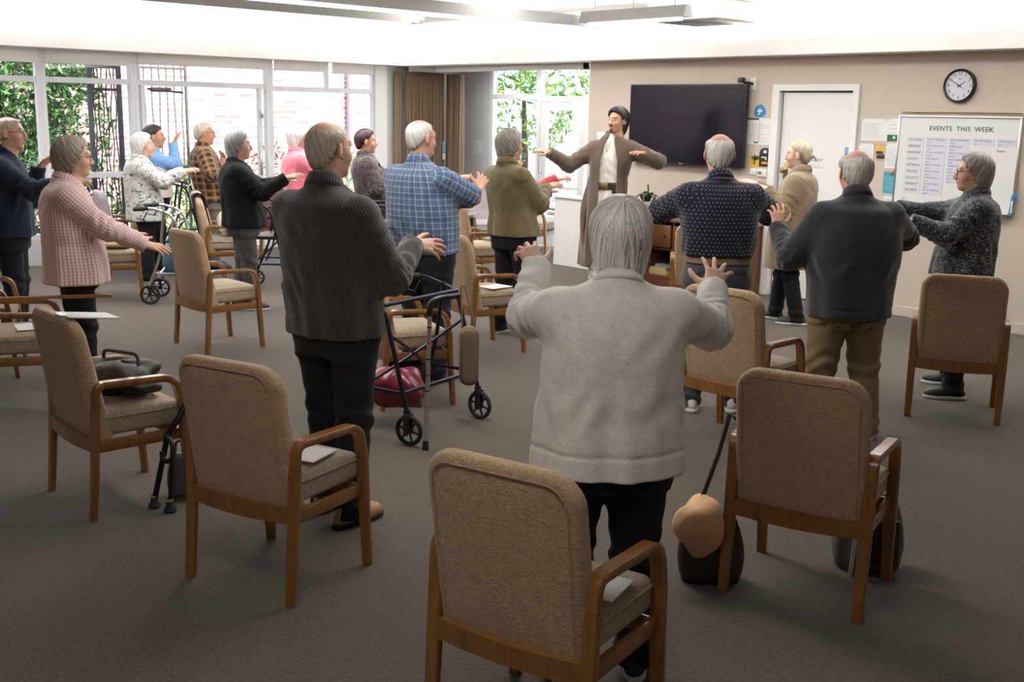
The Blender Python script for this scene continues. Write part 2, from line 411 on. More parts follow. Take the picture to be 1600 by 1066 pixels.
tag(cl.build('door_closer', plain('dark_grey_metal', (.10, .10, .11), .4, .5)), 'dark door closer arm at the top of the sliding glass door', 'door closer')
# roller blinds let down a little at the top of each bay
for y0, y1, zb, lab in ((2.5, 4.40, 2.17, 'pale roller blind over the end window by the navy fleece man'), (4.47, 5.43, 2.17, 'pale roller blind above the window with the dark trees'),
                   (5.5, 7.15, 2.2, 'sheer roller blind above the sliding glass door'), (7.24, 8.0, 2.2, 'narrow sheer blind beside the sliding door'), (8.08, 8.75, 2.19, 'narrow sheer blind in the bay nearest the curtains')):
    bl = thing('roller_blind', lab, 'blind', (XW+.03, y0, zb), group='roller blinds')
    MB().box2((-.012, 0, 0), (.012, y1-y0, .02), .005).build('bottom_bar', M['frame'], bl)
    MB().box2((-.003, .01, .018), (.003, y1-y0-.01, 2.335-zb)).build('cloth', M['blind'], bl)

# alcove glazing
def ay(px, py): return on_y(px, py, YA)
zt = ay(800, 151).z; zd = ay(880, 158).z; xm = ay(841, 200).x
f = MB(); xr = XA-.02
f.box2((AX0-.02, YA, 0), (AX0+.05, YA+.08, BZ), .004).box2((xm-.035, YA-.01, 0), (xm+.035, YA+.08, BZ), .004).box2((AX0, YA, zt-.03), (xm, YA+.07, zt+.03), .004)
f.box2((xm, YA, zd-.01), (xr, YA+.07, zd+.06), .004).box2((xr-.06, YA, 0), (xr, YA+.08, BZ), .004).box2((AX0, YA, 0), (xm, YA+.08, .1), .004)
f.box2((AX0, YA, .80), (xm, YA+.05, .84), .003)
o = struct('window_4', f, M['frame'])
struct('glass', MB().box2((AX0, YA+.04, .02), (xr, YA+.045, BZ)), M['glass'], o)
d0, d1 = xm+.05, ay(915, 200).x
f = MB(); q = .11
f.box2((d0, YA-.01, .02), (d0+q, YA+.04, zd-.02), .005).box2((d1-q, YA-.01, .02), (d1, YA+.04, zd-.02), .005).box2((d0, YA-.01, zd-.12), (d1, YA+.04, zd-.02), .005).box2((d0, YA-.01, .02), (d1, YA+.04, .22), .005)
f.box2((d0+q, YA, .78), (d1-q, YA+.03, .82), .004)
o = struct('door_2', f, M['white'])
hz = ay(848, 252)
MB().tube(round_path([(hz.x, YA-.01, hz.z+.16), (hz.x, YA-.07, hz.z+.15), (hz.x, YA-.07, hz.z-.15), (hz.x, YA-.01, hz.z-.16)], .04), .014).build('door_handle', M['chrome'], o)

# ---------------------------------------------------------------- outdoors
def mat_brick():
    t = NT('brickwork'); o = t.coord('Object'); mp = t.n('ShaderNodeMapping'); mp.inputs['Rotation'].default_value = (PI/2, 0, PI/2)
    sep = t.n('ShaderNodeSeparateXYZ'); t.l(o, sep.inputs[0]); cmb = t.n('ShaderNodeCombineXYZ'); t.l(sep.outputs['Y'], cmb.inputs['X']); t.l(sep.outputs['Z'], cmb.inputs['Y'])
    br = t.n('ShaderNodeTexBrick'); br.inputs['Color1'].default_value = (.52, .20, .19, 1); br.inputs['Color2'].default_value = (.62, .32, .31, 1); br.inputs['Mortar'].default_value = (.78, .74, .70, 1)
    br.inputs['Scale'].default_value = 1.; br.inputs['Brick Width'].default_value = .24; br.inputs['Row Height'].default_value = .086; br.inputs['Mortar Size'].default_value = .014
    t.l(cmb.outputs[0], br.inputs['Vector']); t.color(br.outputs['Color']); return t.set(.85, spec=.2)
M['brick'] = mat_brick()
struct('ground_outside', MB().box2((-40, -14, -.15), (XW-.13, 30, -.05)).box2((XW-.13, YA+.11, -.15), (6, 30, -.05)), plain('pale_paving', (.42, .41, .39), .8, scale=3))
struct('wall_outside', MB().box2((-17.3, -10, -.05), (-17.0, 14.5, 5.2)), M['brick'])
tag(MB().cyl((-16.93, 11.35, 0), (-16.93, 11.35, 5), .055).build('downpipe', plain('mauve_pipe', (.30, .22, .28), .5)), 'mauve downpipe running down the brick wall outside', 'pipe')
struct('wall_far_outside', MB().box2((-17.3, 16.5, -.05), (0, 16.8, 3.6)), plain('pale_render', (.70, .70, .68), .8))
def leaf_mat(name, a, b_):
    t = NT(name); i = t.attr('tint', 'Fac'); t.color(t.ramp(i, [(0, a), (1, b_)])); return t.set(.45, spec=.4)
LM = [leaf_mat('deep_green_leaves', (.012, .05, .016), (.09, .22, .05)), leaf_mat('bright_green_leaves', (.03, .13, .02), (.26, .42, .08)), leaf_mat('russet_leaves', (.12, .03, .03), (.35, .12, .08))]
bark = plain('bark', (.055, .035, .025), .9, bump=.4, scale=25)
def shrub(name, label, cat, loc, blobs, n, size, mat, trunk=None, group=None):
    t = thing(name, label, cat, loc, group=group); rs = np.random.RandomState(int(abs(loc[0]*91+loc[1]*37)*10) % 9999)
    vs = []; fs = []; tint = []
    vol = np.array([b[3]*b[4]*b[5] for b in blobs]); vol = vol/vol.sum()
    for bi in rs.choice(len(blobs), n, p=vol):
        bx, by, bz, rx, ry, rz = blobs[bi]
        d = rs.normal(size=3); d /= np.linalg.norm(d); r = rs.uniform(.45, 1.0)**.5
        p = np.array([bx+d[0]*rx*r, by+d[1]*ry*r, bz+d[2]*rz*r])
        a = rs.normal(size=3); a /= np.linalg.norm(a); bb = np.cross(a, rs.normal(size=3)); bb /= np.linalg.norm(bb); c = np.cross(a, bb)
        L = size*rs.uniform(.6, 1.3); w_ = L*.32; k = len(vs)
        vs += [p-a*L/2, p+bb*w_/2+c*w_*.2, p+a*L/2, p-bb*w_/2+c*w_*.2]; fs += [[k, k+1, k+2, k+3]]; tint.append(rs.rand())
    o = link_mesh('foliage', vs, fs, mat, t, smooth=False)
    at = o.data.attributes.new('tint', 'FLOAT', 'FACE'); at.data.foreach_set('value', tint)
    if trunk:
        m = MB()
        for pth, r in trunk: m.tube(pth, r, 8, scale=[1-.6*i/(len(pth)-1) for i in range(len(pth))])
        m.build('trunk', bark, t)
    return t
shrub('garden_tree', 'dark leafy tree with forked trunk outside the window bay', 'tree', (-14.9, 4.95, -.05), [(0, 0, 1.9, .8, .85, .7), (-.2, -.6, 2.4, .8, .7, .7), (.1, .5, 2.5, .6, .6, .6), (-.2, -.2, 1.5, .7, .9, .5)], 4600, .13, LM[0],
      [([(0, 0, 0), (.02, .03, .7), (-.05, -.08, 1.4), (0, -.3, 2.4)], .09), ([(0, 0, .9), (.05, .25, 1.6), (.05, .45, 2.5)], .06)])
shrub('garden_tree', 'leafy tree behind the bay beside the navy fleece man', 'tree', (-15.3, 2.6, -.05), [(0, 0, 1.6, .7, .75, .9), (0, .1, 2.6, .8, .8, .7), (0, -.5, 2.2, .7, .5, .8)], 3200, .14, LM[0],
      [([(0, 0, 0), (.02, .1, 1.0), (-.05, .05, 2.2)], .10)])
shrub('garden_tree', 'leafy tree seen through the barred security door outside', 'tree', (-16.1, 6.1, -.05), [(0, 0, 1.5, .6, .6, .9), (0, -.2, 2.6, .7, .8, .6)], 2400, .13, LM[0], [([(0, 0, 0), (.02, .03, .9), (0, 0, 2.0)], .06)])
shrub('hedge', 'dense dark hedge low under the garden trees', 'hedge', (-14.2, 4.6, -.05), [(0, -1.2, .55, .45, .6, .65), (0, -.4, .6, .45, .6, .65), (.05, .5, .65, .45, .55, .7), (0, 1.0, .5, .4, .4, .6)], 2600, .12, LM[0])
shrub('garden_shrub', 'bright green shrub outside the sliding door', 'shrub', (-15.2, 7.15, -.05), [(0, 0, .5, .5, .55, .6), (0, .5, .35, .5, .5, .45), (0, -.5, .6, .35, .4, .7)], 1200, .12, LM[1])
shrub('garden_shrub', 'russet and green bush outside beside the sliding door frame', 'shrub', (-15.7, 9.05, -.05), [(0, 0, .75, .45, .4, .55), (0, 0, .25, .3, .3, .3)], 420, .12, LM[2])
shrub('garden_shrub', 'pale green bush seen between the pink top and sliding door', 'shrub', (-15.6, 10.15, -.05), [(0, 0, .6, .45, .5, .62)], 600, .12, LM[1])
shrub('garden_tree', 'sunlit tree beyond the alcove window', 'tree', (-14.6, 13.4, -.05), [(0, 0, 1.8, .9, .9, .75), (.7, .2, 2.4, .8, .8, .5), (-.5, 0, 2.6, .8, .8, .5)], 1500, .15, LM[1], [([(0, 0, 0), (.05, 0, 1.0), (0, 0, 2)], .09)])
shrub('garden_shrub', 'blue green bush low outside the alcove window', 'shrub', (-14.2, 12.4, -.05), [(0, 0, .9, .55, .5, .6)], 700, .12, LM[0])
shrub('garden_tree', 'pale leafy tree beyond the alcove glass door', 'tree', (-12.3, 14.6, -.05), [(0, 0, 2.2, 1.1, .9, .8)], 900, .15, LM[1], [([(0, 0, 0), (.05, 0, 1.0), (0, 0, 2)], .08)])
# railing outside the alcove
rl = thing('garden_railing', 'pale metal railing outside the alcove door', 'railing', (0, 11.9, -.05))
MB().box2((-14.2, -.02, .88), (-9.6, .02, .93)).build('top_rail', M['frame'], rl)
for k in range(12): MB().box2((-14.2+.41*k-.012, -.012, 0), (-14.2+.41*k+.012, .012, .88)).build('baluster', M['frame'], rl)
ob = thing('garden_planter', 'grey concrete planter box on the paving outside the alcove', 'planter', (-11.35, 11.0, -.05))
MB().box((0, 0, .2), (.75, .4, .4), .03).build('box', M['stone'], ob); MB().box((0, 0, .39), (.65, .3, .04)).build('soil', M['soil'], ob)
# security grilles
def grille(label, y0, y1, x, z1, mat, nb, wob, fr=.05):
    t = thing('security_grille', label, 'grille', (x, y0, 0)); W = y1-y0
    m = MB(); m.box2((-.02, 0, 0), (.02, fr, z1), .004).box2((-.02, W-fr, 0), (.02, W, z1), .004).box2((-.02, 0, z1-fr), (.02, W, z1), .004).box2((-.02, 0, .0), (.02, W, fr), .004)
    m.box2((-.02, 0, .95), (.02, W, .99), .004).box2((-.015, 0, z1-.3), (.015, W, z1-.27), .003); m.build('frame', mat, t)
    for k in range(nb):
        y = fr+(W-2*fr)*(k+.5)/nb
        MB().tube([(0, y+wob*math.sin(i*1.3+k*2), .05+(z1-.1)*i/16) for i in range(17)], .008, 6).build('bar', mat, t)
grille('dark steel security door with wavy bars outside the window bay', 5.05, 5.44, -12.78, 2.2, plain('slate_steel', (.075, .085, .11), .5, .4), 6, .012)
grille('thin barred garden gate folded beyond the sliding glass door', 6.1, 6.75, -13.8, 2.5, plain('grey_steel', (.16, .16, .16), .5, .4), 6, .006, .025)

# ---------------------------------------------------------------- curtains
def mat_curtain():
    t = NT('curtain_cloth'); o = t.coord(); f = t.noise(o, 300, 2)
    t.color(t.ramp(f, [(.3, (.235, .16, .105)), (.7, (.285, .20, .13))])); return t.set(.9, spec=.15, sheen=.2)
M['curtain'] = mat_curtain()
def curtain(label, a, b_, z0, z1, folds, amp, ph=0.):
    t = thing('curtain', label, 'curtain', (a[0], a[1], z0), group='alcove curtains')
    a = Vector(a); b_ = Vector(b_); d = b_-a; L = d.length; d.normalize(); nn = Vector((-d.y, d.x)); n = folds*12; vs = []; fs = []; nz = 12
    for i in range(nz+1):
        z = (z1-z0)*i/nz; k = 1-.35*(i/nz)**3
        for j in range(n+1):
            s_ = j/n; q = 2*PI*folds*s_+ph+.5*math.sin(9*s_+ph)
            off = amp*k*(math.sin(q)+.25*math.sin(2.3*q+1)+.12*math.sin(i*.5+j*.3)); al = L*s_+.012*math.sin(q*2)*k
            p = d*al+nn*off; vs.append((p.x, p.y, z))
    m = n+1
    for i in range(nz):
        for j in range(n): fs.append([i*m+j, i*m+j+1, (i+1)*m+j+1, (i+1)*m+j])
    o = link_mesh('cloth', vs, fs, M['curtain'], t, angle=0)
    sd = o.modifiers.new('thick', 'SOLIDIFY'); sd.thickness = .004
    return t
cx = XW+.13; cy = 9.86
curtain('brown pleated curtain hanging along the window wall', (cx, 9.19), (cx, cy-.03), .02, 2.25, 11, .036)
curtain('single brown curtain fold tucked against the pale wall', (cx-.05, 9.05), (cx-.05, 9.165), .02, 2.25, 1, .03, 1.2)
curtain('brown pleated curtain gathered at the alcove window', (cx+.05, cy), (-11.98, cy), .02, 2.24, 8, .036, 2.)
tr = thing('curtain_track', 'beige curtain track turning the corner above the brown curtains', 'curtain rail', (cx, cy, 2.26))
MB().box2((-.04, -.60, 0), (.03, .03, .06), .006).build('rail', M['blind'], tr); MB().box2((-.03, -.61, -.005), (.02, -.59, .062), .004).build('end_cap', M['frame'], tr)
ry = 9.42; p0, p1 = on_y(684, 113, ry), on_y(917, 106, ry)
rb = thing('blind_casing', 'long pale roller blind casing above the alcove opening', 'blind', (0, ry, 0))
MB().box2((p0.x, -.04, 2.25), (p1.x-.02, .04, 2.315), .012).build('casing', M['frame'], rb); MB().box2((p1.x-.022, -.045, 2.245), (p1.x, .045, 2.32), .008).build('end_cap', M['blackmetal'], rb)
MB().box2((p0.x+.1, -.045, 2.245), (p1.x-.1, -.03, 2.26), .004).build('hem_bar', M['white'], rb)
p = on_y(694, 232, cy-.07)
bt = thing('hand_sanitiser', 'pale blue dispenser hanging on the brown curtain', 'dispenser', (p.x, cy-.075, p.z))
MB().box((0, 0, .02), (.05, .03, .15), .012, 3).build('bottle', plain('sky_blue_plastic', (.16, .42, .66), .4), bt); MB().box((0, 0, -.11), (.045, .03, .09), .012, 3).build('pump', M['frame'], bt)

# ---------------------------------------------------------------- writing
def text_mesh(s_, size, name='lettering', mat=None, parent=None, loc=(0, 0, 0), spacing=1., align='CENTER', depth=.0008, bold=0.):
    """upright lettering in the xz plane facing -y"""
    cu = bpy.data.curves.new('letters', 'FONT'); cu.body = s_; cu.size = size; cu.align_x = align; cu.align_y = 'CENTER'; cu.space_character = spacing; cu.extrude = depth; cu.offset = bold; cu.resolution_u = 3
    tmp = bpy.data.objects.new('letters', cu); COL.objects.link(tmp)
    dg = bpy.context.evaluated_depsgraph_get(); me = bpy.data.meshes.new_from_object(tmp.evaluated_get(dg)); bpy.data.objects.remove(tmp); bpy.data.curves.remove(cu)
    for v in me.vertices: v.co = Vector((v.co.x, -v.co.z, v.co.y))
    me.materials.clear(); me.materials.append(mat or M['ink'])
    o = bpy.data.objects.new(name, me); COL.objects.link(o); o.location = loc
    if parent: o.parent = parent
    return o
def wallrect(px0, py0, px1, py1, y):
    a, b_ = on_y(px0, py0, y), on_y(px1, py1, y)
    return a.x, b_.x, b_.z, a.z
def lines_mesh(x0, x1, z0, z1, n, y, rs, h=.0026):
    m = MB()
    for k in range(n):
        z = z1-(z1-z0)*(k+.5)/n; L = (x1-x0)*rs.uniform(.55, 1); m.box2((x0, y-.0006, z-h/2), (x0+L, y, z+h/2))
    return m
def notice(name, label, px0, py0, px1, py1, mat, rows=0, cat='notice', rs=np.random.RandomState(3), y=YB, extra=None, group='papers pinned to the wall'):
    x0, x1, z0, z1 = wallrect(px0, py0, px1, py1, y-.004)
    t = thing(name, label, cat, ((x0+x1)/2, y-.003, (z0+z1)/2), group=group); W, H_ = x1-x0, z1-z0
    MB().box((0, 0, 0), (W, .003, H_), 0).build('sheet', mat, t)
    if rows: lines_mesh(-W*.42, W*.42, -H_*.4, H_*.3, rows, -.002, rs).build('print', plain('faint_print', (.42, .42, .44), .7), t)
    if extra: extra(t, W, H_)
    for sx in (-1, 1): MB().ball((sx*W*.44, -.003, H_*.45), .004, 8, 6).build('pin', M['greyink'], t)
    return t

# ---------------------------------------------------------------- things on the screen wall
# door with its frame
fr = MB(); y0 = YB-.03; ow = .085
fr.box2((DX0-ow, y0, 0), (DX0, YB+.1, DZ+.06), .006).box2((DX1, y0, 0), (DX1+ow-.02, YB+.1, DZ+.06), .006).box2((DX0-ow, y0, DZ), (DX1+ow-.02, YB+.1, DZ+.06), .006)
struct('trim_3', fr, M['white'])
d = struct('door_3', MB().box2((DX0+.016, YB+.025, .012), (DX1-.004, YB+.065, DZ-.014), .003), M['white'])
struct('wall_behind_door', MB().box2((DX0-.05, YB+.13, 0), (DX1+.05, YB+.15, DZ+.05)), plain('gap_shade', (.03, .028, .025), .9))  # unseen backing, its near-black colour stands in for shade in the door gap
p = on_y(1227, 266, YB+.02)
h = MB().lathe([(.0, 0), (.03, 0), (.03, .006), (.012, .012), (.012, .035), (.026, .045), (.03, .06), (.022, .072), (0, .075)], 16); hv = [Vector((v.x, -v.z, v.y)) for v in h.v]; h.v = hv
ho = h.build('door_handle', M['brass'], d); ho.location = (p.x, YB+.025, p.z)
MB().box((p.x, YB+.023, p.z-.01), (.05, .004, .17), .002).build('escutcheon', M['brass'], d)
x0, x1, z0, z1 = wallrect(1320, 230, 1330, 247, YB+.02); MB().box2((x0, YB+.018, z0), (x1, YB+.026, z1), .002).build('push_plate', plain('pale_blue_plate', (.25, .34, .55), .5), d)
notice('door_sign', 'white sign stuck on the white door beside the camel coat', 1266, 246, 1286, 262, M['paper'], 2, 'sign', y=YB+.025, extra=lambda t, W, H_: text_mesh('V. AUTO', .03, 'lettering', M['ink'], t, (0, -.003, H_*.25)))
# television
ty = YB-.07; x0, x1, z0, z1 = wallrect(985, 132, 1159, 258, ty-.03)
z0 = 1.243; z1 = 2.068
tv = thing('television', 'large black flat television mounted on the beige wall', 'television', ((x0+x1)/2, ty, (z0+z1)/2)); W, H_ = x1-x0, z1-z0
MB().box((0, 0, 0), (W, .05, H_), .006).build('casing', M['black'], tv)
def mat_screen():
    t = NT('dark_screen'); t.color((.010, .008, .016)); return t.set(.18, spec=.2)
MB().box((0, -.026, .006), (W-.024, .004, H_-.036)).build('screen', mat_screen(), tv)
MB().box((0, .045, 0), (.5, .05, .4), .005).build('wall_mount', M['blackmetal'], tv)
text_mesh('NELC', .018, 'maker_mark', M['frame'], tv, (-.02, -.027, -H_/2+.010))
p = on_y(1169, 131, YB-.05)
wc = thing('wall_camera', 'small black camera on a white wall plate beside the television', 'camera', (p.x, YB, p.z))
MB().box((.03, -.006, 0), (.075, .012, .12), .003).build('wall_plate', M['white'], wc); MB().tube([(.03, -.01, 0), (.01, -.06, .01), (-.03, -.09, .01)], .012, 8).build('arm', M['black'], wc)
MB().box((-.045, -.1, .035), (.06, .06, .05), .01).build('camera_body', M['black'], wc)
# blue sticker
p = on_y(1187.5, 174, YB); st = thing('blue_sticker', 'round blue sticker with a white cross on the beige wall', 'sticker', (p.x, YB-.002, p.z))
m = MB(); pts = [(.068*math.cos(a)*(1+.06*math.cos(3*a+1)), 0, .062*math.sin(a)*(1+.07*math.cos(3*a+2))) for a in [2*PI*k/28 for k in range(28)]]
m.rings([[Vector((x, -.001, z)) for x, y, z in pts], [Vector((x, .002, z)) for x, y, z in pts]]); m.build('disc', M['blue'], st, smooth=False)
MB().box((0, -.0025, .004), (.065, .001, .016)).box((0, -.0025, .006), (.016, .001, .05)).box((-.012, -.0025, -.028), (.03, .001, .01)).build('cross', M['paper'], st)
def two(t, W, H_):
    MB().box((-W*.25, -.002, H_*.46), (W*.46, .001, H_*.07)).build('header_band', plain('navy_print', (.02, .05, .11), .6), t)
    MB().box((W*.01, -.002, 0), (.004, .001, H_*.8)).build('red_rule', plain('pink_print', (.6, .3, .3), .6), t)
    MB().box((-W*.08, -.002, -H_*.42), (W*.16, .001, H_*.06)).build('footer_band', plain('teal_print', (.05, .2, .17), .6), t)
notice('notice_sheet', 'two page printed notice between the television and door frame', 1165, 184, 1207, 227, M['paper'], 13, extra=two)
def plantposter(t, W, H_):
    m = MB(); rs = np.random.RandomState(5)
    for k in range(9):
        a = rs.uniform(0, PI); L = rs.uniform(.03, .07); c = Vector((0, -.004, H_*.12)); e = c+Vector((math.cos(a)*L, -.002, math.sin(a)*L)); m.tube([c, (c+e)/2+Vector((0, -.004, .01)), e], .009, 6, scale=[.5, 1, .2])
    m.cyl((0, -.004, -H_*.3), (0, -.004, H_*.15), .007, n=6); m.build('leafy_print', M['leafd'], t)
notice('plant_poster', 'yellow poster with a green plant beside the black tag', 1172, 243, 1186.5, 261, M['yellow'], 0, 'poster', extra=plantposter)
x0, x1, z0, z1 = wallrect(1187.5, 231, 1203, 261, YB-.004)
bt = thing('black_tag', 'black arched tag with white print on the beige wall', 'tag', ((x0+x1)/2, YB-.004, (z0+z1)/2)); W, H_ = x1-x0, z1-z0
m = MB(); o_ = rrect(W/2, H_/2, W*.42, .004); m.rings([[Vector((x, -.003, z)) for x, z in o_], [Vector((x, .003, z)) for x, z in o_]]); m.build('plate', M['black'], bt, smooth=False)
MB().box((-.01, -.004, 0), (W*.45, .001, .012)).box((W*.1, -.004, -.012), (.012, .001, .03)).box((0, -.004, H_*.3), (W*.3, .001, .03)).build('white_print', M['greycard'], bt); MB().box((0, -.004, -H_*.3), (W*.5, .001, .022)).build('orange_print', plain('amber_print', (.7, .33, .03), .6), bt)
for (a, nm, lab) in (((1182.5, 264, 1196.5, 277), 'wall_thermostat', 'white control box with a display under the black tag'), ((1172, 263, 1181, 273), 'light_switch', 'cream light switch beside the white control box'), ((933, 206, 945, 219), 'light_switch', 'white square switch plate beside the instructor')):
    x0, x1, z0, z1 = wallrect(*a, YB-.015); t = thing(nm, lab, 'switch', ((x0+x1)/2, YB-.008, (z0+z1)/2))
    MB().box((0, 0, 0), (x1-x0, .016, z1-z0), .004).build('plate', M['white'], t)
    if nm == 'wall_thermostat': MB().box((-.02, -.009, .002), (.045, .003, .03), .001).build('display', M['greyink'], t); MB().box((.028, -.009, 0), (.014, .004, .05), .001).build('lever', M['frame'], t)
    else: MB().box((0, -.009, 0), ((x1-x0)*.35, .006, (z1-z0)*.4), .002).build('rocker', M['paper'], t)
# papers beside the whiteboard
notice('notice_sheet', 'wide white typed notice at the top beside the whiteboard', 1347.5, 185, 1386, 221, M['paper'], 8)
notice('notice_sheet', 'narrow white notice with a green foot beside the whiteboard', 1389, 185, 1407, 221, M['paper'], 4, extra=lambda t, W, H_: (MB().box((0, -.0025, -H_*.36), (W, .001, H_*.28)).build('green_band', M['green'], t), MB().ball((0, -.003, -H_*.34), (.013, .002, .012), 8, 6).build('emblem', M['paper'], t)))
notice('notice_sheet', 'white sheet partly behind the balding man near the door', 1342.5, 224, 1364.5, 262, M['paper'], 6)
def cap(t, W, H_):
    MB().ball((0, -.004, H_*.12), (W*.36, .004, H_*.3), 14, 8).build('yellow_cap', M['yellow'], t)
    MB().box((0, -.008, -H_*.02), (W*.5, .002, H_*.16)).box((W*.1, -.006, -H_*.25), (W*.6, .003, H_*.2), .001).build('dark_print', M['ink'], t)
notice('picture_card', 'picture card of a yellow cap pinned between two notices', 1366, 224, 1383.5, 252, plain('tan_card', (.5, .40, .30), .7), 0, 'picture', extra=cap)
notice('notice_sheet', 'white typed notice above the cyan sheet', 1385, 224, 1405.5, 264, M['paper'], 10)
def clip(t, W, H_): MB().box((0, -.005, H_*.46), (W*.18, .008, H_*.22), .002).build('bulldog_clip', M['brass'], t)
notice('clipped_sheet', 'cyan sheet hanging from a clip beside the whiteboard', 1381.5, 268, 1404.5, 303, M['cyan'], 7, extra=clip)
notice('notice_sheet', 'small white sheet under the cyan sheet', 1380, 306, 1402, 322, M['paper'], 2)
notice('notice_sheet', 'printed sheet on the pale wall beside the curtain', 740, 219, 753, 241, M['paper'], 5, y=YA)
# whiteboard
wy = YB-.025; x0, x1, z0, z1 = -5.205, -4.115, .995, 1.785
wb = thing('whiteboard', 'large whiteboard headed EVENTS THIS WEEK on the beige wall', 'whiteboard', ((x0+x1)/2, wy, (z0+z1)/2)); W, H_ = x1-x0, z1-z0
MB().box((0, 0, 0), (W-.02, .02, H_-.02)).build('board', M['board'], wb)
m = MB()
for s_ in (-1, 1): m.box((s_*(W/2-.006), 0, 0), (.014, .034, H_), .003).box((0, 0, s_*(H_/2-.006)), (W, .034, .014), .003)
m.build('frame', M['chrome'], wb); MB().box((0, -.035, -H_/2-.002), (W-.04, .06, .01), .003).build('pen_tray', M['chrome'], wb)
MB().box((0, -.002, H_/2+.035), (W-.02, .01, .012), .003).build('top_rail', M['brass'], wb)
def bx(px, py): p_ = on_y(px, py, wy-.012); return p_.x-(x0+x1)/2, p_.z-(z0+z1)/2
tx, tz = bx(1501, 202); text_mesh('EVENTS  THIS  WEEK', .058, 'heading', M['ink'], wb, (tx, -.0115, tz), 1.06)
cols = [(1417, 1444, 'greycard'), (1447, 1479, 'lilac'), (1483, 1516, 'lilac'), (1520, 1554, 'lilac'), (1559, 1594, 'lilac')]
names = ['TECNMA', 'IRDNRD', 'ERRMNP', 'ERNRIS', 'EATRCN', 'TRECIA', 'DARVNT', 'NVERNT', 'FACAKT']
zrow = [bx(1430, y_)[1] for y_ in (219, 229, 239, 249, 258.5, 268.5, 278.5, 288, 297.5)]
colx = []
for c, (a, b_, mt) in enumerate(cols):
    xa, xb = bx(a, 219)[0], bx(b_, 219)[0]; xa, xb = max(xa, -W/2+.03), min(xb, W/2-.03)
    nr = (9, 9, 7, 1, 1)[c]; step = zrow[0]-zrow[1]
    zt_, zb_ = zrow[0]+step*.5, zrow[nr-1]-step*.5
    sp = MB().box(((xa+xb)/2, -.0115, (zt_+zb_)/2), (xb-xa, .002, zt_-zb_)).build('schedule_strip', M[mt], wb)
    ru = MB()
    for r in range(1, nr): ru.box(((xa+xb)/2, -.0128, zrow[r]+step*.5), (xb-xa, .0006, .0025))
    if nr > 1: ru.build('rule_lines', M['board'], sp)
    for r in range(nr):
        if c == 0: text_mesh(names[r], .030, 'day_name', M['ink'] if r % 3 else M['greyink'], sp, (xa+.02, -.0132, zrow[r]+.004), 1.05, 'LEFT', .0004)
        else:
            w1 = ['Tuli ummon', 'Ru st tooman', 'Fuoso Naouan', 'Mn st lsoonm', 'Hs se vomtono', 'Lifly lufuto', 'Nst Fromaan', 'Ruoa aoannn', 'Hefet jom L'][(r+c*2) % 9]
            text_mesh(w1, .027, 'entry', M['greyink'], sp, (xa+.012, -.0132, zrow[r]+.012), 1., 'LEFT', .0004)
            text_mesh('soooa'[:3+(r % 3)], .022, 'entry', M['greyink'], sp, (xa+.012, -.0132, zrow[r]-.016), 1., 'LEFT', .0004)
tx, tz = bx(1564, 236); text_mesh('haopts', .026, 'handwriting', M['greyink'], wb, (tx, -.0115, tz), 1.)
tx, tz = bx(1412, 309); text_mesh('om', .03, 'handwriting', plain('blue_ink', (.25, .3, .6), .6), wb, (tx, -.0115, tz))
for px, col, lab in ((1431, 'red', 'red marker beside the blue one on the whiteboard tray'), (1440, 'blue', 'blue marker on the whiteboard tray'), (1456, 'red', 'single red marker on the whiteboard tray nearer its middle')):
    p = on_y(px, 323, wy-.05); t = thing('marker_pen', lab, 'marker', (p.x, wy-.045, z0+.018), group='markers on the tray')
    MB().cyl((-.03, 0, -.005), (.035, 0, -.005), .009, n=10).build('barrel', M[col] if col == 'red' else plain('navy_plastic', (.03, .06, .25), .4), t); MB().cyl((-.06, 0, -.005), (-.03, 0, -.005), .0095, n=10).build('pen_cap', M['black'], t)
p = on_y(1583, 322, wy-.02); t = thing('blue_holder', 'bright blue curved holder on the whiteboard corner', 'holder', (p.x, wy-.026, p.z))
MB().sweep(round_path([(.03, 0, .09), (-.005, 0, .09), (-.01, 0, 0), (-.02, 0, -.09)], .02), [(-.012, -.006), (.012, -.006), (.012, .006), (-.012, .006)], up=(0, 1, 0)).build('clip', M['blue'], t)
MB().box((-.006, -.008, -.01), (.012, .006, .1), .002).build('white_stripe', M['paper'], t)
# clock
p = on_y(1500, 134, YB-.02); ck = thing('wall_clock', 'round white clock with a black rim on the beige wall', 'clock', (p.x, YB, p.z)); R = .138
def rot_lathe(prof, n=40, caps=True):
    m = MB().lathe(prof, n, caps=caps); m.v = [Vector((v.x, -v.z, v.y)) for v in m.v]; m.f = [list(reversed(f)) for f in m.f]; return m
rot_lathe([(R-.012, 0), (R, 0), (R+.004, .02), (R, .045), (R-.008, .05), (R-.016, .046), (R-.016, .03)], 48, False).build('rim', M['black'], ck)
rot_lathe([(0, .026), (R-.014, .026), (R-.014, .03), (0, .03)], 48).build('face', plain('clock_face', (.66, .66, .70), .5, var=.01), ck)
for k in range(1, 13):
    a = PI/2-k*PI/6; text_mesh(str(k), .038, 'numeral', M['ink'], ck, (.098*math.cos(a), -.031, .098*math.sin(a)), .9, depth=.0006)
def hand(name, ang, L, w_, y):
    a = PI/2-ang; u = Vector((math.cos(a), 0, math.sin(a))); n_ = Vector((-u.z, 0, u.x)); m = MB()
    c = Vector((0, y, 0)); P = [c-u*.02+n_*w_, c+u*L+n_*w_*.4, c+u*L-n_*w_*.4, c-u*.02-n_*w_]
    m.rings([P, [q+Vector((0, -.0015, 0)) for q in P]]); m.build(name, M['ink'], ck, smooth=False)
hand('hour_hand', 2*PI*(1.9/12), .066, .005, -.033); hand('minute_hand', 2*PI*50.5/60, .078, .0045, -.036); hand('second_hand', 2*PI*20/60, .06, .0016, -.039)
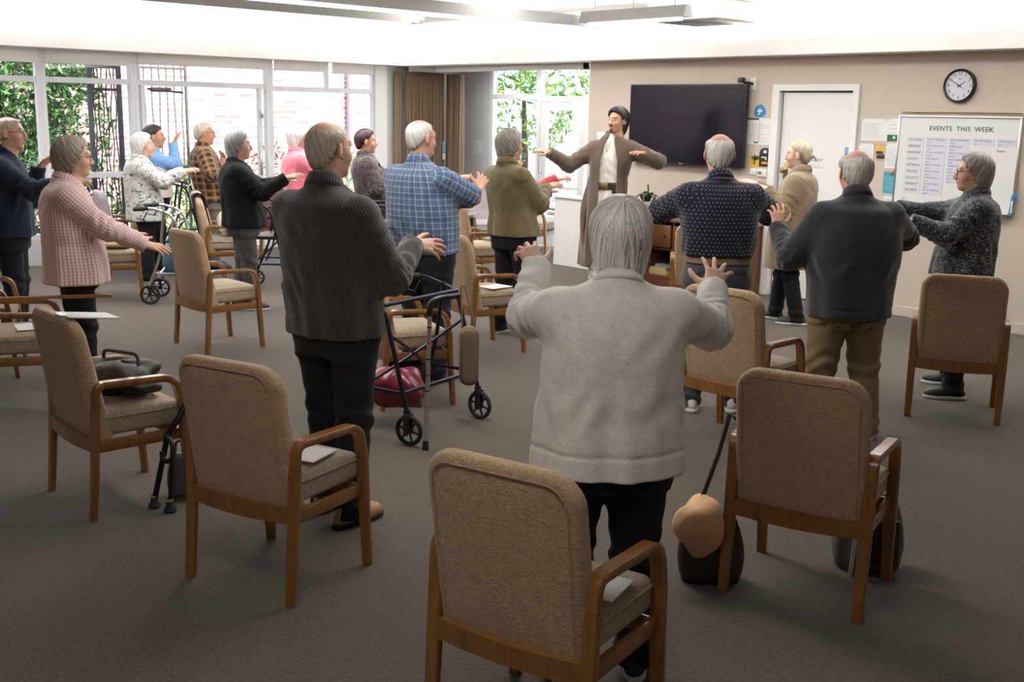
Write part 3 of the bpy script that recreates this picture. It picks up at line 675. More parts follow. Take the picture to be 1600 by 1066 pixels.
MB().box((0, -.0305, .055), (.02, .001, .008)).build('dial_mark', M['greyink'], ck)

# ---------------------------------------------------------------- pendant lights and ceiling fittings
def batten(label, p0, p1, z, up=.10):
    t = thing('pendant_batten', label, 'ceiling light', (0, 0, 0), group='hanging light battens'); p0 = Vector((*p0, z)); p1 = Vector((*p1, z)); d = (p1-p0); L = d.length; d.normalize(); n_ = Vector((-d.y, d.x, 0))
    m = MB(); prof = [(-.03, .09), (.03, .09), (.055, .0), (-.055, .0)]
    vs = [p+n_*a+Vector((0, 0, b_)) for p in (p0, p1) for a, b_ in prof]; m.add(vs, [[0, 1, 5, 4], [1, 2, 6, 5], [2, 3, 7, 6], [3, 0, 4, 7], [3, 2, 1, 0], [4, 5, 6, 7]]); m.build('housing', plain('batten_paint', (.58, .58, .58), .5, var=.02), t, smooth=False)
    m = MB(); a, b_ = p0+d*.06, p1-d*.06
    m.tube([a+Vector((0, 0, -.012)), b_+Vector((0, 0, -.012))], .014, 10); m.build('tube', M['tube'], t)
    for q in (.12, .5, .88):
        c = p0+d*(L*q); MB().cyl(c+Vector((0, 0, .09)), (c.x, c.y, CEIL), .006, n=8).build('rod', M['frame'], t); MB().cyl((c.x, c.y, CEIL-.02), (c.x, c.y, CEIL), .035, n=14).build('ceiling_rose', M['frame'], t)
ZP = 2.47
def zpt(px, py, z): return floor_at(px, py, z)
e1 = zpt(933, 44, ZP); batten('long pendant light batten ending above the television', (e1.x, e1.y-6.4), (e1.x, e1.y), ZP)
e2 = zpt(1075, 26, ZP+.02); batten('pendant light batten hung crosswise near the television', (max(e2.x-2.3, e1.x+.09), e2.y), (e2.x, e2.y), ZP+.02)
e3 = zpt(650, 37, ZP); batten('pendant light batten nearer the window wall', (e3.x, e3.y-5.2), (e3.x, e3.y), ZP)
p = zpt(1105, 36, 2.60); ac = thing('ceiling_cassette', 'square white air cassette below the ceiling', 'air vent', (p.x, p.y, 2.6))
MB().box((0, 0, .09), (.8, .8, .18), .02).build('casing', M['white'], ac); MB().box((-.1, 0, -.002), (.42, .5, .006)).build('intake', M['greyink'], ac)
for s_ in (-1, 1): MB().box((s_*.33, 0, -.002), (.05, .6, .006)).build('louvre', M['frame'], ac)
p = zpt(656, 36, 2.5); sp = thing('smoke_detector', 'small grey detector hanging on a stem near the pendant lights', 'detector', (p.x, p.y, 2.5))
MB().lathe([(0, 0), (.03, 0), (.045, .02), (.045, .05), (0, .05)], 20).build('sensor', M['frame'], sp); MB().cyl((0, 0, .05), (0, 0, CEIL-2.5), .008, n=8).build('stem', M['frame'], sp)
# ================================================================ armchairs
CW, CD = .532, .47
def make_chair(label, loc, rotz, fab='fab', seatfab='fab2', group='upholstered wooden armchairs', hs=1.):
    """rear feet at y=-.235, front feet at y=+.235, faces +y"""
    t = thing('armchair', label, 'chair', loc, rotz, group)
    hx = CW/2-.017; a, b_ = .019, .0145     # half section of the bent wood: along the side plane, across
    prof = [(b_, a), (b_*.6, a+.004), (-b_*.6, a+.004), (-b_, a), (-b_, -a), (-b_*.6, -a-.004), (b_*.6, -a-.004), (b_, -a)]
    zr, zf = .562, .552
    for s in (-1, 1):
        x = s*hx
        m = MB(); m.sweep([(x, -.226, 0), (x, -.208, .2), (x, -.196, .40), (x, -.190, .50)], prof, up=(1, 0, 0), scale=[.86, .95, 1, 1]); m.build('leg', M['wood'], t)
        m = MB(); m.sweep([(x, .222, 0), (x, .204, .25), (x, .195, .44)], prof, up=(1, 0, 0), scale=[.86, .96, 1]); m.build('leg', M['wood'], t)
        path = round_path([(x, -.190, .502), (x, -.186, zr+.028), (x, .168, zf+.028), (x, .195, .442)], [.055, .10], 8)
        o = MB().sweep(path, prof, up=(1, 0, 0)).build('armrest', M['wood'], t)
        m = MB()
        for (y, z) in ((-.192, .46), (-.192, .525), (.197, .40)): m.cyl((x+s*.0135, y, z), (x+s*.017, y, z), .006, n=10)
        m.build('bolt', M['brass'], o)
        MB().box((x-s*.010, .002, .318), (.024, .38, .05), .006).build('side_rail', M['wood'], t)
    m = MB(); n = 12
    m.sweep([(hx*(-1+2*i/n), -.200-.012*math.sin(PI*i/n), .332-.008*math.sin(PI*i/n)) for i in range(n+1)], [(.012, .031), (-.012, .031), (-.012, -.031), (.012, -.031)], up=(0, 0, 1)); m.build('back_rail', M['wood'], t)
    MB().box((0, .178, .318), (hx*2-.02, .024, .05), .006).build('front_rail', M['wood'], t)
    # seat cushion
    W = hx-.018
    def sb(v):
        q = v.z*0
        return (v.x, v.z+.012, .406+v.y+.010*math.cos(v.x/W*1.4)-.018*(v.z+.2)*0-.03*max(0, -v.z)*.4)
    R = pad(W, .195, .03, .03, .108, .028, .012, lambda v: sb(Vector((v.x, -v.y, v.z)))); m = MB().rings([list(reversed(r)) for r in R]); st = m.build('seat', M[seatfab], t, angle=0)
    # piping of the seat
    o_ = rrect(W+.001, .196, .03, .03, 5); MB().tube([sb(Vector((x, .03, z))) for x, z in o_], .0045, 6, True).build('piping', M[seatfab], st)
    # backrest
    H2 = .281*hs; lean = math.tan(math.radians(7.5)); zc = .322+H2
    def bb(v):
        z = v.z+zc; q = (z-.36)/.5
        return (v.x*(1+.012*math.sin(PI*min(1, max(0, q)))), v.y*(1.08-.28*max(0, q))-.166-(z-.36)*lean-.022*q*q-.012*math.cos(v.x/(W+.012)*1.5)*q+.012, z-.014*(v.x/W)**2*q)
    R = pad(W+.006, H2, .082, .022, .085, .03, .010, bb, 8); bk = MB().rings(R).build('backrest', M[fab], t, angle=0)
    o_ = rrect(W-.022, H2-.028, .06, .015, 7); MB().tube([Vector(bb(Vector((x, -.0475, z)))) for x, z in o_], .0020, 5, True).build('piping', M[fab], bk)
    return t
def chair_at(label, rl=None, rr=None, c=None, ang=None, **kw):
    """placed by the floor points of its rear feet (as seen from behind: left and right), or by centre and angle"""
    if rl:
        a, b_ = floor_at(*rl), floor_at(*rr); d = (b_-a).normalized(); n_ = Vector((-d.y, d.x, 0)); mid = (a+b_)/2+n_*.235
        ang = math.atan2(d.y, d.x); loc = (mid.x, mid.y, 0)
    else: loc = (c[0], c[1], 0)
    return make_chair(label, loc, ang, **kw)
R_ = math.radians
CA = chair_at('empty brown armchair nearest the camera, behind the woman in the grey cardigan', c=(-2.105, 2.065), ang=.25)
CB = chair_at('empty brown armchair behind the man in the charcoal ribbed cardigan', c=(-3.585, 2.065), ang=.31)
CC = chair_at('brown armchair holding a dark leather bag on its seat', c=(-4.79, 1.945), ang=-.01)
CD_ = chair_at('brown armchair with a shoulder bag and tan hat hanging on its side', c=(-2.20, 3.535), ang=.30)
CE = chair_at('brown armchair behind the woman in the dark patterned jacket', c=(-3.10, 6.45), ang=.485)
CF = chair_at('empty brown armchair standing alone in the middle beside the pink check shirt woman', c=(-7.53, 3.866), ang=-.003)
# the chair between the dotted shirt and the camera
def cen(px, py, d_cam_deg, **kw):
    p = floor_at(px, py); return dict(c=(p.x, p.y), ang=PHI-R_(d_cam_deg))
CG = chair_at('brown armchair behind the man in the dotted navy shirt', c=(-3.56, 4.92), ang=.10)
CH = chair_at('brown armchair with a blue strap hung over its back', c=(-6.25, 5.36), ang=-.23)
CI = chair_at('brown armchair half hidden by the walking frame and the plaid shirt man', **cen(633, 622, 66))
CJ = chair_at('brown armchair with a thin wooden stick across its arms at the picture edge', **cen(42, 634, 72))
CK = chair_at('armchair behind the navy fleece man, mostly its bentwood arm showing', **cen(-22, 580, 72))
CL = chair_at('brown armchair with a folded ochre cushion beside the pink check shirt', **cen(184, 466, 72), seatfab='fab2')
CM = chair_at('armchair with pale and dark clothes draped over its back', **cen(352, 441, 70))
CN = chair_at('pale lilac armchair by the window with a carved wooden toy on it', **cen(200, 428, 60), fab='fab_pale', seatfab='fab_pale')
CO = chair_at('brown armchair in front of the dotted shirt man beside the sideboard', **cen(1092, 505, 8))
CP = chair_at('low pale pink armchair beside the white half wall', **cen(838, 402, 112), fab='fab_pink', seatfab='fab_pink', hs=1.1)
CQ = chair_at('brown armchair between the plaid shirt and olive jacket', **cen(742, 452, 60))
CR = chair_at('pale grey armchair standing by the alcove wall', **cen(757, 405, 150), fab='fab_pale', seatfab='fab_pale')
CS = chair_at('burgundy backed armchair in front of the woman in the pink top', **cen(452, 402, 120), fab='burg', seatfab='burg')

# ================================================================ sideboard and the white half wall
sy = 8.84
pl, pr_ = on_y(1006, 445, sy), on_y(1171, 470, sy)
sx0, sx1 = pl.x-.02, min(on_y(1180, 400, sy).x, DX0-.105); zt = on_y(1062, 345, sy).z
sbd = thing('sideboard', 'dark wooden sideboard with drawers below the television', 'sideboard', ((sx0+sx1)/2, sy, 0)); W = sx1-sx0; D = YB-.02-sy
MB().box((0, D/2-.01, zt-.0125), (W+.04, D+.02, .025), .006).build('top', M['wood_side'], sbd)
for x in (-W/2+.012, -W/6, W/6, W/2-.012): MB().box((x, D/2+.006, (zt-.025)/2), (.024, D-.014, zt-.03)).build('side_panel', M['wood_side'], sbd)
MB().box((0, D-.01, zt/2), (W, .012, zt-.03)).build('back_panel', M['wood_side'], sbd)
dz0, dz1 = on_y(1045, 389, sy).z, zt-.05
MB().box((0, D/2+.01, dz0-.012), (W-.03, D-.03, .02)).build('divider_shelf', M['wood_side'], sbd); MB().box((0, D/2+.006, .10), (W-.03, D-.02, .022), .003).build('bottom_shelf', M['wood_side'], sbd)
MB().box((0, .012, .045), (W-.05, .02, .085)).build('plinth', M['wood_side'], sbd)
for k in range(3):
    x = (k-1)*W/3; dr = MB().box((x, .0, (dz0+dz1)/2), (W/3-.04, .022, dz1-dz0-.02), .006).build('drawer', M['wood_side'], sbd)
    for s in (-1, 1): MB().ball((x+s*.10, -.022, (dz0+dz1)/2), (.016, .014, .016), 12, 8).build('knob', M['blackmetal'], dr)
    MB().box((x, -.012, (dz0+dz1)/2), (W/3-.12, .004, dz1-dz0-.09), .002).build('raised_panel', M['wood_side'], dr)
hw = thing('half_wall', 'low white half wall with a shelf top beside the instructor', 'half wall', (0, 0, 0))
ha, hb = -9.40, -8.55; hy = 9.15; ht = on_y(874, 305, hy).z
MB().box2((ha, hy, 0), (hb, YB-.01, ht-.03)).build('panel', M['white'], hw); MB().box2((ha-.02, hy-.03, ht-.03), (hb+.02, YB-.005, ht), .006).build('shelf_top', M['white'], hw)
# plant pot, candle, books
def onside(px, py, dy=.2): p = on_y(px, py, sy+dy); return p
p = onside(1011, 312, .2); pt = thing('potted_plant', 'spiky green plant in a white pot on the sideboard', 'plant', (p.x, p.y, zt))
MB().lathe([(0, 0), (.05, 0), (.066, .015), (.075, .14), (.07, .145), (.066, .125), (0, .12)], 24).build('pot', M['pot'], pt)
MB().lathe([(0, .118), (.066, .124), (0, .13)], 20).build('soil', M['soil'], pt)
for k in range(17):
    a = k*2.4; L = .10+.05*((k*7) % 5)/5; r = .012+.02*(k % 3); u = Vector((math.cos(a), math.sin(a), 0)); e = .05+.05*((k*3) % 4)/4
    MB().sweep([u*r+Vector((0, 0, .125)), u*(r+L*.45)+Vector((0, 0, .125+e+.03)), u*(r+L)+Vector((0, 0, .125+e*.8))], [(.014, 0), (0, .004), (-.014, 0), (0, -.003)], up=(0, 0, 1), scale=[.7, 1, .12]).build('leaf', M['leafd'], pt)
MB().tube([(0, 0, .13), (.004, .01, .25), (-.004, .012, .32)], .009, 8).build('stem', M['slate'], pt)
p = onside(1030, 318, .15); vp = thing('trailing_plant', 'small trailing fern in a clear glass beside the white pot', 'plant', (p.x-.0, p.y-.09, zt))
MB().lathe([(0, 0), (.035, 0), (.038, .09), (.034, .09), (.032, .008), (0, .008)], 18).build('glass', M['glass'], vp)
m = MB(); rs = np.random.RandomState(4)
for k in range(9):
    a = rs.uniform(-.8, 1.4); u = Vector((math.cos(a), math.sin(a)*.5, 0)); h = rs.uniform(.1, .2); P = [Vector((0, 0, .03)), u*.03+Vector((0, 0, h)), u*.10+Vector((0, 0, h+.0)), u*.15+Vector((0, 0, h-.07))]; m.tube(P, .003, 5)
    for q in range(10):
        c = P[1].lerp(P[3], q/9); m.box(c+Vector((rs.uniform(-.02, .02), rs.uniform(-.02, .02), rs.uniform(-.02, .01))), (.022, .004, .012))
m.build('fronds', M['leafd'], vp)
p = onside(1048, 298, .3); cn = thing('dark_candle', 'dark slate candle on a stand beside the plants', 'candle', (p.x, p.y, zt))
MB().lathe([(0, 0), (.05, 0), (.05, .01), (.014, .02), (.014, .12), (.052, .128), (.052, .136), (0, .136)], 20).build('stand', M['blackmetal'], cn)
MB().lathe([(0, .136), (.042, .136), (.044, .25), (.04, .256), (0, .25)], 20).build('candle', M['slate'], cn); MB().cyl((0, 0, .25), (0, 0, .275), .002, n=6).build('wick', M['ink'], cn)
p = on_y(1032, 428, sy+.16); zb = .1135
for k, (w_, d_, h_, mt, dx, lab) in enumerate(((.24, .18, .04, 'book', 0, 'cream covered book at the bottom of the small stack'), (.20, .16, .03, 'book', -.01, 'cream covered book in the middle of the small stack'), (.17, .13, .035, 'bookblue', .03, 'grey blue book on top of the small stack'))):
    t = thing('book', lab+' in the sideboard', 'book', (p.x+dx+.03, p.y, zb), .1*k, 'books stacked in the sideboard')
    MB().box((0, 0, h_/2), (w_-.006, d_-.006, h_-.006)).build('pages', M['paper'], t)
    MB().box((0, 0, .002), (w_, d_, .003)).box((0, 0, h_-.002), (w_, d_, .003)).box((0, -d_/2, h_/2), (w_, .003, h_-.001)).build('cover', M[mt], t); zb += h_+.001

# ================================================================ walking aids, bags and clothes
def wheel(mb_t, name, c, r, ax, parent, w_=.024):
    """spoked wheel with a rubber tyre"""
    ax = Vector(ax).normalized(); u = Vector((0, 0, 1)); v = ax.cross(u)
    path = [Vector(c)+u*(r-.012)*math.cos(a)+v*(r-.012)*math.sin(a) for a in [2*PI*k/24 for k in range(24)]]
    o = MB().sweep(path, [(.012*math.cos(a), w_/2*math.sin(a)) for a in [2*PI*k/8 for k in range(8)]], True, up=ax).build(name, M['rubber'], parent)
    m = MB(); m.cyl(Vector(c)-ax*.016, Vector(c)+ax*.016, .016, n=12)
    for k in range(6):
        a = 2*PI*k/6+.3; e = Vector(c)+(u*math.cos(a)+v*math.sin(a))*(r-.02); m.tube([Vector(c), e], .006, 6)
    m.build('spokes', M['blackmetal'], o); return o
def walker_local(label, loc, rotz, w_, d_, frame, h=.82, bag=None, wheels='front', r=.085, group='walking frames'):
    """wheeled walking frame facing +y: two side frames, cross bars, handles"""
    t = thing('rollator', label, 'walking frame', loc, rotz, group)
    fm = M[frame]
    for s in (-1, 1):
        x = s*w_/2
        m = MB(); m.tube(round_path([(x, -d_*.5-.06, h-.01), (x, -d_*.5+.06, h), (x, d_*.10, h-.06), (x, d_*.42, r+.10)], [.04, .08], 6), .0125, 10); m.build('front_upright', fm, t)
        hd = MB().tube([(x, -d_*.5-.10, h-.012), (x, -d_*.5-.055, h-.01), (x, -d_*.5+.03, h)], .019, 10, scale=[.9, 1, .9]).build('hand_grip', M['rubber'], t)
        MB().tube(round_path([(x, -d_*.1, h-.02), (x, -d_*.22, h*.5), (x, -d_*.48, .04 if wheels == 'front' else r+.08)], .1, 5), .0125, 10).build('leg', fm, t)
        MB().tube([(x, -d_*.5+.02, h-.03), (x, -d_*.5-.02, h-.10), (x, -d_*.5-.07, h-.09)], .006, 6).build('brake_lever', M['black'], t)
        MB().tube([(x, d_*.36, .28), (x, -d_*.33, .28)], .010, 8).build('lower_rail', fm, t)
        f_ = MB().tube([(x, d_*.42, r+.11), (x, d_*.43, r+.06)], .02, 8); f_.box((x+.022, d_*.44, r+.03), (.008, .03, .11), .003).box((x-.022, d_*.44, r+.03), (.008, .03, .11), .003).box((x, d_*.435, r+.085), (.05, .03, .012), .003); f_.build('fork', M['black'], t)
        wheel(t, 'wheel', (x, d_*.45, r), r, (1, .08*s, 0), t)
        if wheels == 'front': MB().cyl((x, -d_*.48, 0), (x, -d_*.48, .05), .024, .016, n=12).build('foot_tip', M['rubber'], t)
        else: wheel(t, 'wheel', (x, -d_*.48, r), r, (1, 0, 0), t); MB().tube([(x, -d_*.48, r+.09), (x+.0, -d_*.48, r)], .012, 8).build('fork', M['black'], t)
    m = MB(); m.tube([(-w_/2, d_*.10, h-.06), (w_/2, d_*.10, h-.06)], .0125, 10); m.build('top_bar', fm, t)
    MB().tube([(-w_/2, d_*.36, .28), (w_/2, d_*.36, .28)], .0115, 10).build('cross_bar', fm, t)
    for s in (-1, 1): MB().tube(round_path([(s*w_/2, -d_*.3, .25), (0, 0, .42), (-s*w_/2, d_*.2, .58)], .2, 6), .009, 8).build('folding_brace', fm, t)
    if bag == 'seat': MB().box((0, -.02, .53), (w_-.04, .26, .035), .012).build('seat', M['black'], t); MB().tube(round_path([(-w_/2, d_*.05, .72), (-w_/2+.02, d_*.28, .75), (w_/2-.02, d_*.28, .75), (w_/2, d_*.05, .72)], .08, 6), .014, 8).build('back_strap', M['black'], t)
    return t
def blob_bag(name, label, cat, loc, size, mat, rotz=0., lumps=.12, seed=1, handle=True, sq=3., group=None, extra=None):
    """soft bag: rounded box with sagging lumps, with strap and flap"""
    t = thing(name, label, cat, loc, rotz, group); rs = np.random.RandomState(seed); ph = rs.uniform(0, 6, 6); nu, nv = 36, 22; vs = []; fs = []
    for i in range(nv+1):
        v = -PI/2+PI*i/nv
        for j in range(nu):
            u = 2*PI*j/nu; d = np.array([math.cos(v)*math.cos(u), math.cos(v)*math.sin(u), math.sin(v)]); k = 1/(np.sum(np.abs(d)**sq)**(1/sq))
            q = d*k*(1+lumps*(.5*math.sin(3*u+2*v+ph[0])+.35*math.sin(7*u+ph[1]+3*v)*math.cos(v)+.35*math.sin(5*v+ph[2]+u)))
            p = q*np.array(size)/2; p[2] = max(p[2], -size[2]*.47)+size[2]*.47; vs.append(p)
    for i in range(nv):
        for j in range(nu): fs.append([i*nu+j, i*nu+(j+1) % nu, (i+1)*nu+(j+1) % nu, (i+1)*nu+j])
    link_mesh('body', vs, fs, mat, t, angle=0)
    m = MB(); o_ = [(size[0]*.5*math.cos(a)*.99, size[1]*.5*math.sin(a)*.99, size[2]*.80) for a in [2*PI*k/24 for k in range(24)]]
    if handle:
        MB().tube(round_path([(-size[0]*.32, 0, size[2]*.86), (-size[0]*.28, -.01, size[2]*1.25), (size[0]*.28, .01, size[2]*1.25), (size[0]*.32, 0, size[2]*.86)], size[0]*.25, 6), .008, 8).build('handle', mat, t)
    if extra: extra(t)
    return t
# main walking frame with two front wheels
fl, fr_ = floor_at(640, 697), floor_at(750, 655); d = (fr_-fl); wW = d.length; ang = math.atan2(d.y, d.x)+PI
nx = Vector((math.cos(ang), math.sin(ang), 0)); ny = Vector((-nx.y, nx.x, 0)); mid = (fl+fr_)/2
# it faces the camera side: wheels towards us
WL = walker_local('black and dark blue walking frame holding a crimson bag', (mid-ny*.22)[:2]+(0,) if False else (mid.x-ny.x*.22, mid.y-ny.y*.22, 0), ang, wW, .48, 'bluemetal', .80)
p0 = floor_at(665, 703); p1 = at_depth(672, 478, depth_of(p0)+.03)
ws = thing('walking_stick', 'silver walking stick with a black crook standing against the walking frame', 'walking stick', (p0.x, p0.y, 0)); q = p1-p0
MB().tube([(0, 0, .02), q*.97], .0115, 12).build('shaft', M['chrome'], ws)
u = (RIGHT*.9+AWAY*.4).normalized()
MB().tube(round_path([q*.93, q*1.02, q*1.05+u*.05, q*1.06+u*.16], .05, 6), .0165, 10).build('handle', M['black'], ws); MB().cyl((0, 0, 0), (0, 0, .05), .019, .014, n=12).build('rubber_tip', M['rubber'], ws)
for k in range(6): MB().cyl(q*(.30+.11*k), q*(.308+.11*k), .0128, n=12).build('ring_mark', M['blackmetal'] if k % 2 else M['red'], ws)
b0 = floor_at(622, 664)
blob_bag('shopping_bag', 'crimson plastic bag resting on the bottom of the walking frame', 'bag', (b0.x, b0.y, .12), (.30, .24, .21), plain('crimson_plastic', (.20, .018, .04), .3, var=.5, scale=9), .4, .16, 3, False)
def pole(t): MB().cyl((0, 0, .5), (0, 0, .74), .006, n=6).build('hook', M['bluemetal'], t)
b0 = CI.location+Vector((0, 0, 0)); blob_bag('black_bag', 'black bag under the armchair behind the walking frame', 'bag', (b0.x, b0.y, 0), (.30, .20, .28), M['leather'], CI.rotation_euler.z+PI/2, .05, 5)
b0 = at_depth(733, 556, depth_of(WL.location)-.02); cb = thing('hanging_bag', 'flat tan bag hanging at the side of the walking frame', 'bag', (b0.x, b0.y, b0.z-.17), PHI)
MB().rings(pad(.055, .17, .05, .05, .05, .02, .01)).build('body', M['canvas'], cb, angle=0); [setattr(o, 'location', (0, 0, .17)) for o in cb.children]
MB().tube(round_path([(-.04, 0, .30), (-.05, 0, .56), (-.03, 0, .57), (.04, 0, .30)], .02), .005, 6).build('strap', M['canvas'], cb)
# blue strap over chair H with a small pouch
p = at_depth(735, 395, depth_of(CH.location)-.05)
bs = thing('blue_lanyard', 'blue strap with a small pouch hung over the brown chair back', 'strap', (p.x, p.y, p.z)); u = RIGHT; v = -AWAY
MB().sweep([v*.10+RIGHT*.02+Vector((0, 0, -.30)), v*.12+RIGHT*.0+Vector((0, 0, -.1)), v*.09+Vector((0, 0, .0)), Vector((0, 0, .022)), -v*.03], [(.012, .002), (-.012, .002), (-.012, -.002), (.012, -.002)]).build('strap', plain('slate_blue_strap', (.10, .14, .20), .7), bs)
MB().box(v*.13+RIGHT*.03+Vector((0, 0, -.24)), (.06, .03, .11), .012, rot=Matrix.Rotation(PHI, 3, 'Z')).build('pouch', plain('navy_pouch', (.015, .03, .07), .6), bs)
# bag with hat by chair D
p0 = floor_at(1108, 905); ht_ = thing('shoulder_bag', 'dark leather shoulder bag slumped against the armchair leg', 'bag', (p0.x, p0.y, 0), PHI)
def bagmesh(t, sx, sy_, sz, mat, name='body'):
    R = []
    for i in range(10):
        z = sz*i/9; k = .86+.16*math.sin(PI*(i/9)**.8)-.22*(i/9)**3; R.append([Vector((x*sx/2*k, y*sy_/2*k*(1-.45*(i/9)**2), z)) for x, y in [(math.copysign(abs(math.cos(a))**.55, math.cos(a)), math.copysign(abs(math.sin(a))**.55, math.sin(a))) for a in [2*PI*j/28 for j in range(28)]]])
    return MB().rings(R).build(name, mat, t, angle=0)
bagmesh(ht_, .25, .13, .27, M['leather'])
top = at_depth(1140, 648, depth_of(floor_at(1128, 915))+.10)-Vector((p0.x, p0.y, 0)); top = Matrix.Rotation(-PHI, 3, 'Z') @ top
MB().tube([(-.10, 0, .22), (-.05, .01, .30), Vector((-.03, .0, .35)).lerp(top, .5)+Vector((0, -.01, 0)), top, top+Vector((.03, .02, -.02))], .009, 8).build('strap', M['leather'], ht_)
p1 = at_depth(1087, 818, depth_of(p0)-.06); hat = thing('bucket_hat', 'tan felt hat hanging on the dark shoulder bag', 'hat', (p1.x, p1.y, p1.z))
prof = [(0, .085), (.045, .084), (.072, .072), (.085, .045), (.092, .015), (.104, -.005), (.15, -.034), (.149, -.039), (.10, -.012), (.085, .01), (.065, .06), (0, .074)]
m = MB().lathe([(r, z) for r, z in prof], 36, caps=False)
rotm = (-AWAY*.62-RIGHT*.75+UP*.25).normalized().to_track_quat('Z', 'Y').to_matrix()
m.v = [rotm @ Vector((v.x*.72, v.y*.80*(1+.1*math.sin(3*math.atan2(v.y, v.x))), v.z+.03*math.sin(2*math.atan2(v.y, v.x))*(v.x*v.x+v.y*v.y)/.02*.5)) for v in m.v]; m.build('felt', M['hat'], hat, angle=0)
p0 = floor_at(1352, 893); gb = thing('grey_rucksack', 'grey rucksack with white straps on the carpet under the armchair', 'bag', (p0.x-.03, p0.y+.05, 0), PHI-.05)
bagmesh(gb, .27, .16, .31, M['greybag']); MB().box((.03, -.074, .13), (.14, .02, .18), .008).build('front_pocket', plain('dark_nylon', (.03, .03, .032), .6), gb)
MB().sweep([(-.06, -.07, .29), (-.075, -.10, .16), (-.085, -.105, .01)], [(.014, .002), (-.014, .002), (-.014, -.002), (.014, -.002)]).build('strap', M['frame'], gb); MB().sweep([(.11, -.07, .27), (.12, -.09, .12), (.11, -.085, .03)], [(.007, .002), (-.007, .002), (-.007, -.002), (.007, -.002)]).build('strap', M['frame'], gb)
# leather bag on chair C with a folded stick and a pouch
p = CC.matrix_basis @ Vector((.0, .03, .484)); bg_ = blob_bag('leather_bag', 'dark brown leather bag lying on the armchair seat', 'bag', p, (.36, .27, .145), M['leather'], CC.rotation_euler.z+.3, .19, 2, True)
p0 = floor_at(265, 800); st0 = thing('folding_stick', 'black four footed walking stick leaning on the armchair front', 'walking stick', (p0.x, p0.y, 0)); dd = depth_of(p0)
def L_(px, py, k=0.): return at_depth(px, py, dd+k)-Vector((p0.x, p0.y, 0))
f1, f2 = L_(241, 783, .05), L_(266, 797, 0); f1.z = 0; f2.z = 0
MB().tube(round_path([L_(290, 632, .14), L_(276, 660, .1), L_(262, 678, .08), L_(258, 700, .06), f1+Vector((0, 0, .03))], .04, 5), .013, 10).build('shaft', M['blackmetal'], st0)
MB().tube(round_path([L_(259, 682, .07), L_(270, 692, .05), L_(270, 720, .03), L_(255, 722, .04), L_(253, 705, .05)], .03, 5), .012, 10).build('loop_handle', M['black'], st0)
MB().tube([L_(269, 715, .03), f2+Vector((0, 0, .03))], .009, 8).build('leg', M['blackmetal'], st0)
for q in (f1, f2):
    o = MB().lathe([(0, 0), (.026, 0), (.028, .012), (.016, .03), (.014, .06), (0, .06)], 14, c=q).build('foot_tip', M['rubber'], st0); MB().cyl(q+Vector((0, 0, .05)), q+Vector((0, 0, .058)), .0155, n=12).build('gold_ring', M['yellow'], o)
p0 = floor_at(283, 775); gp = thing('grey_pouch', 'small grey pouch standing behind the black walking stick', 'bag', (p0.x, p0.y+.02, 0), PHI); bagmesh(gp, .15, .09, .20, M['greybag'])
MB().tube(round_path([(-.04, 0, .18), (-.03, 0, .26), (.03, 0, .26), (.04, 0, .18)], .02), .006, 6).build('strap', M['greybag'], gp)
# clipboard papers lying over chair C's back, papers on the seats, stick over chair J
def lay_paper(name, label, ch, loc, size, rz, tilt=(0, 0), mat='paper'):
    p_ = ch.matrix_basis @ Vector(loc); t = thing(name, label, 'paper', p_, ch.rotation_euler.z+rz); m = MB(); m.box((0, 0, 0), (size[0], size[1], .003), rot=Matrix.Rotation(tilt[0], 3, 'X') @ Matrix.Rotation(tilt[1], 3, 'Y')); m.build('sheets', M[mat], t); return t
lay_paper('seat_paper', 'clear folder lying on the seat of the chair behind the ribbed cardigan', CB, (.08, .02, .482), (.24, .17), .15, mat='greycard')
lay_paper('seat_paper', 'pale paper lying on the seat of the nearest armchair', CA, (.12, .0, .482), (.22, .16), .1, mat='greycard')
lay_paper('seat_paper', 'white paper on the seat of the chair with the blue strap', CH, (.1, .05, .482), (.16, .21), .3)
lay_paper('seat_paper', 'pale sheet on the seat of the chair at the picture edge', CJ, (.05, .05, .482), (.2, .15), .2)
pp = CC.matrix_basis @ Vector((.12, -.18, .868)); t = thing('clipboard', 'white clipboard balanced on the top of the bag chair back', 'clipboard', pp, CC.rotation_euler.z); MB().box((0, .03, 0), (.16, .22, .006), .002, rot=Matrix.Rotation(-.12, 3, 'X')).build('board', M['greycard'], t); MB().box((0, -.08, .012), (.08, .03, .012), .003).build('clip', M['chrome'], t)
pp = CJ.matrix_basis @ Vector((-.10, -.02, .614)); t = thing('wooden_stick', 'thin wooden stick resting across the armchair arms', 'stick', pp+Vector((0, 0, .012)), CJ.rotation_euler.z); MB().sweep([(.0, -.25, 0), (.0, .52, 0)], [(.02, .008), (-.02, .008), (-.02, -.008), (.02, -.008)], up=(0, 0, 1)).build('rod', M['wood'], t)
blob_bag('folded_cushion', 'folded ochre cushion on the chair behind the pink check shirt', 'cushion', CL.matrix_basis @ Vector((0, .02, .474)), (.38, .27, .07), M['fab_old'], CL.rotation_euler.z, .06, 7, False)
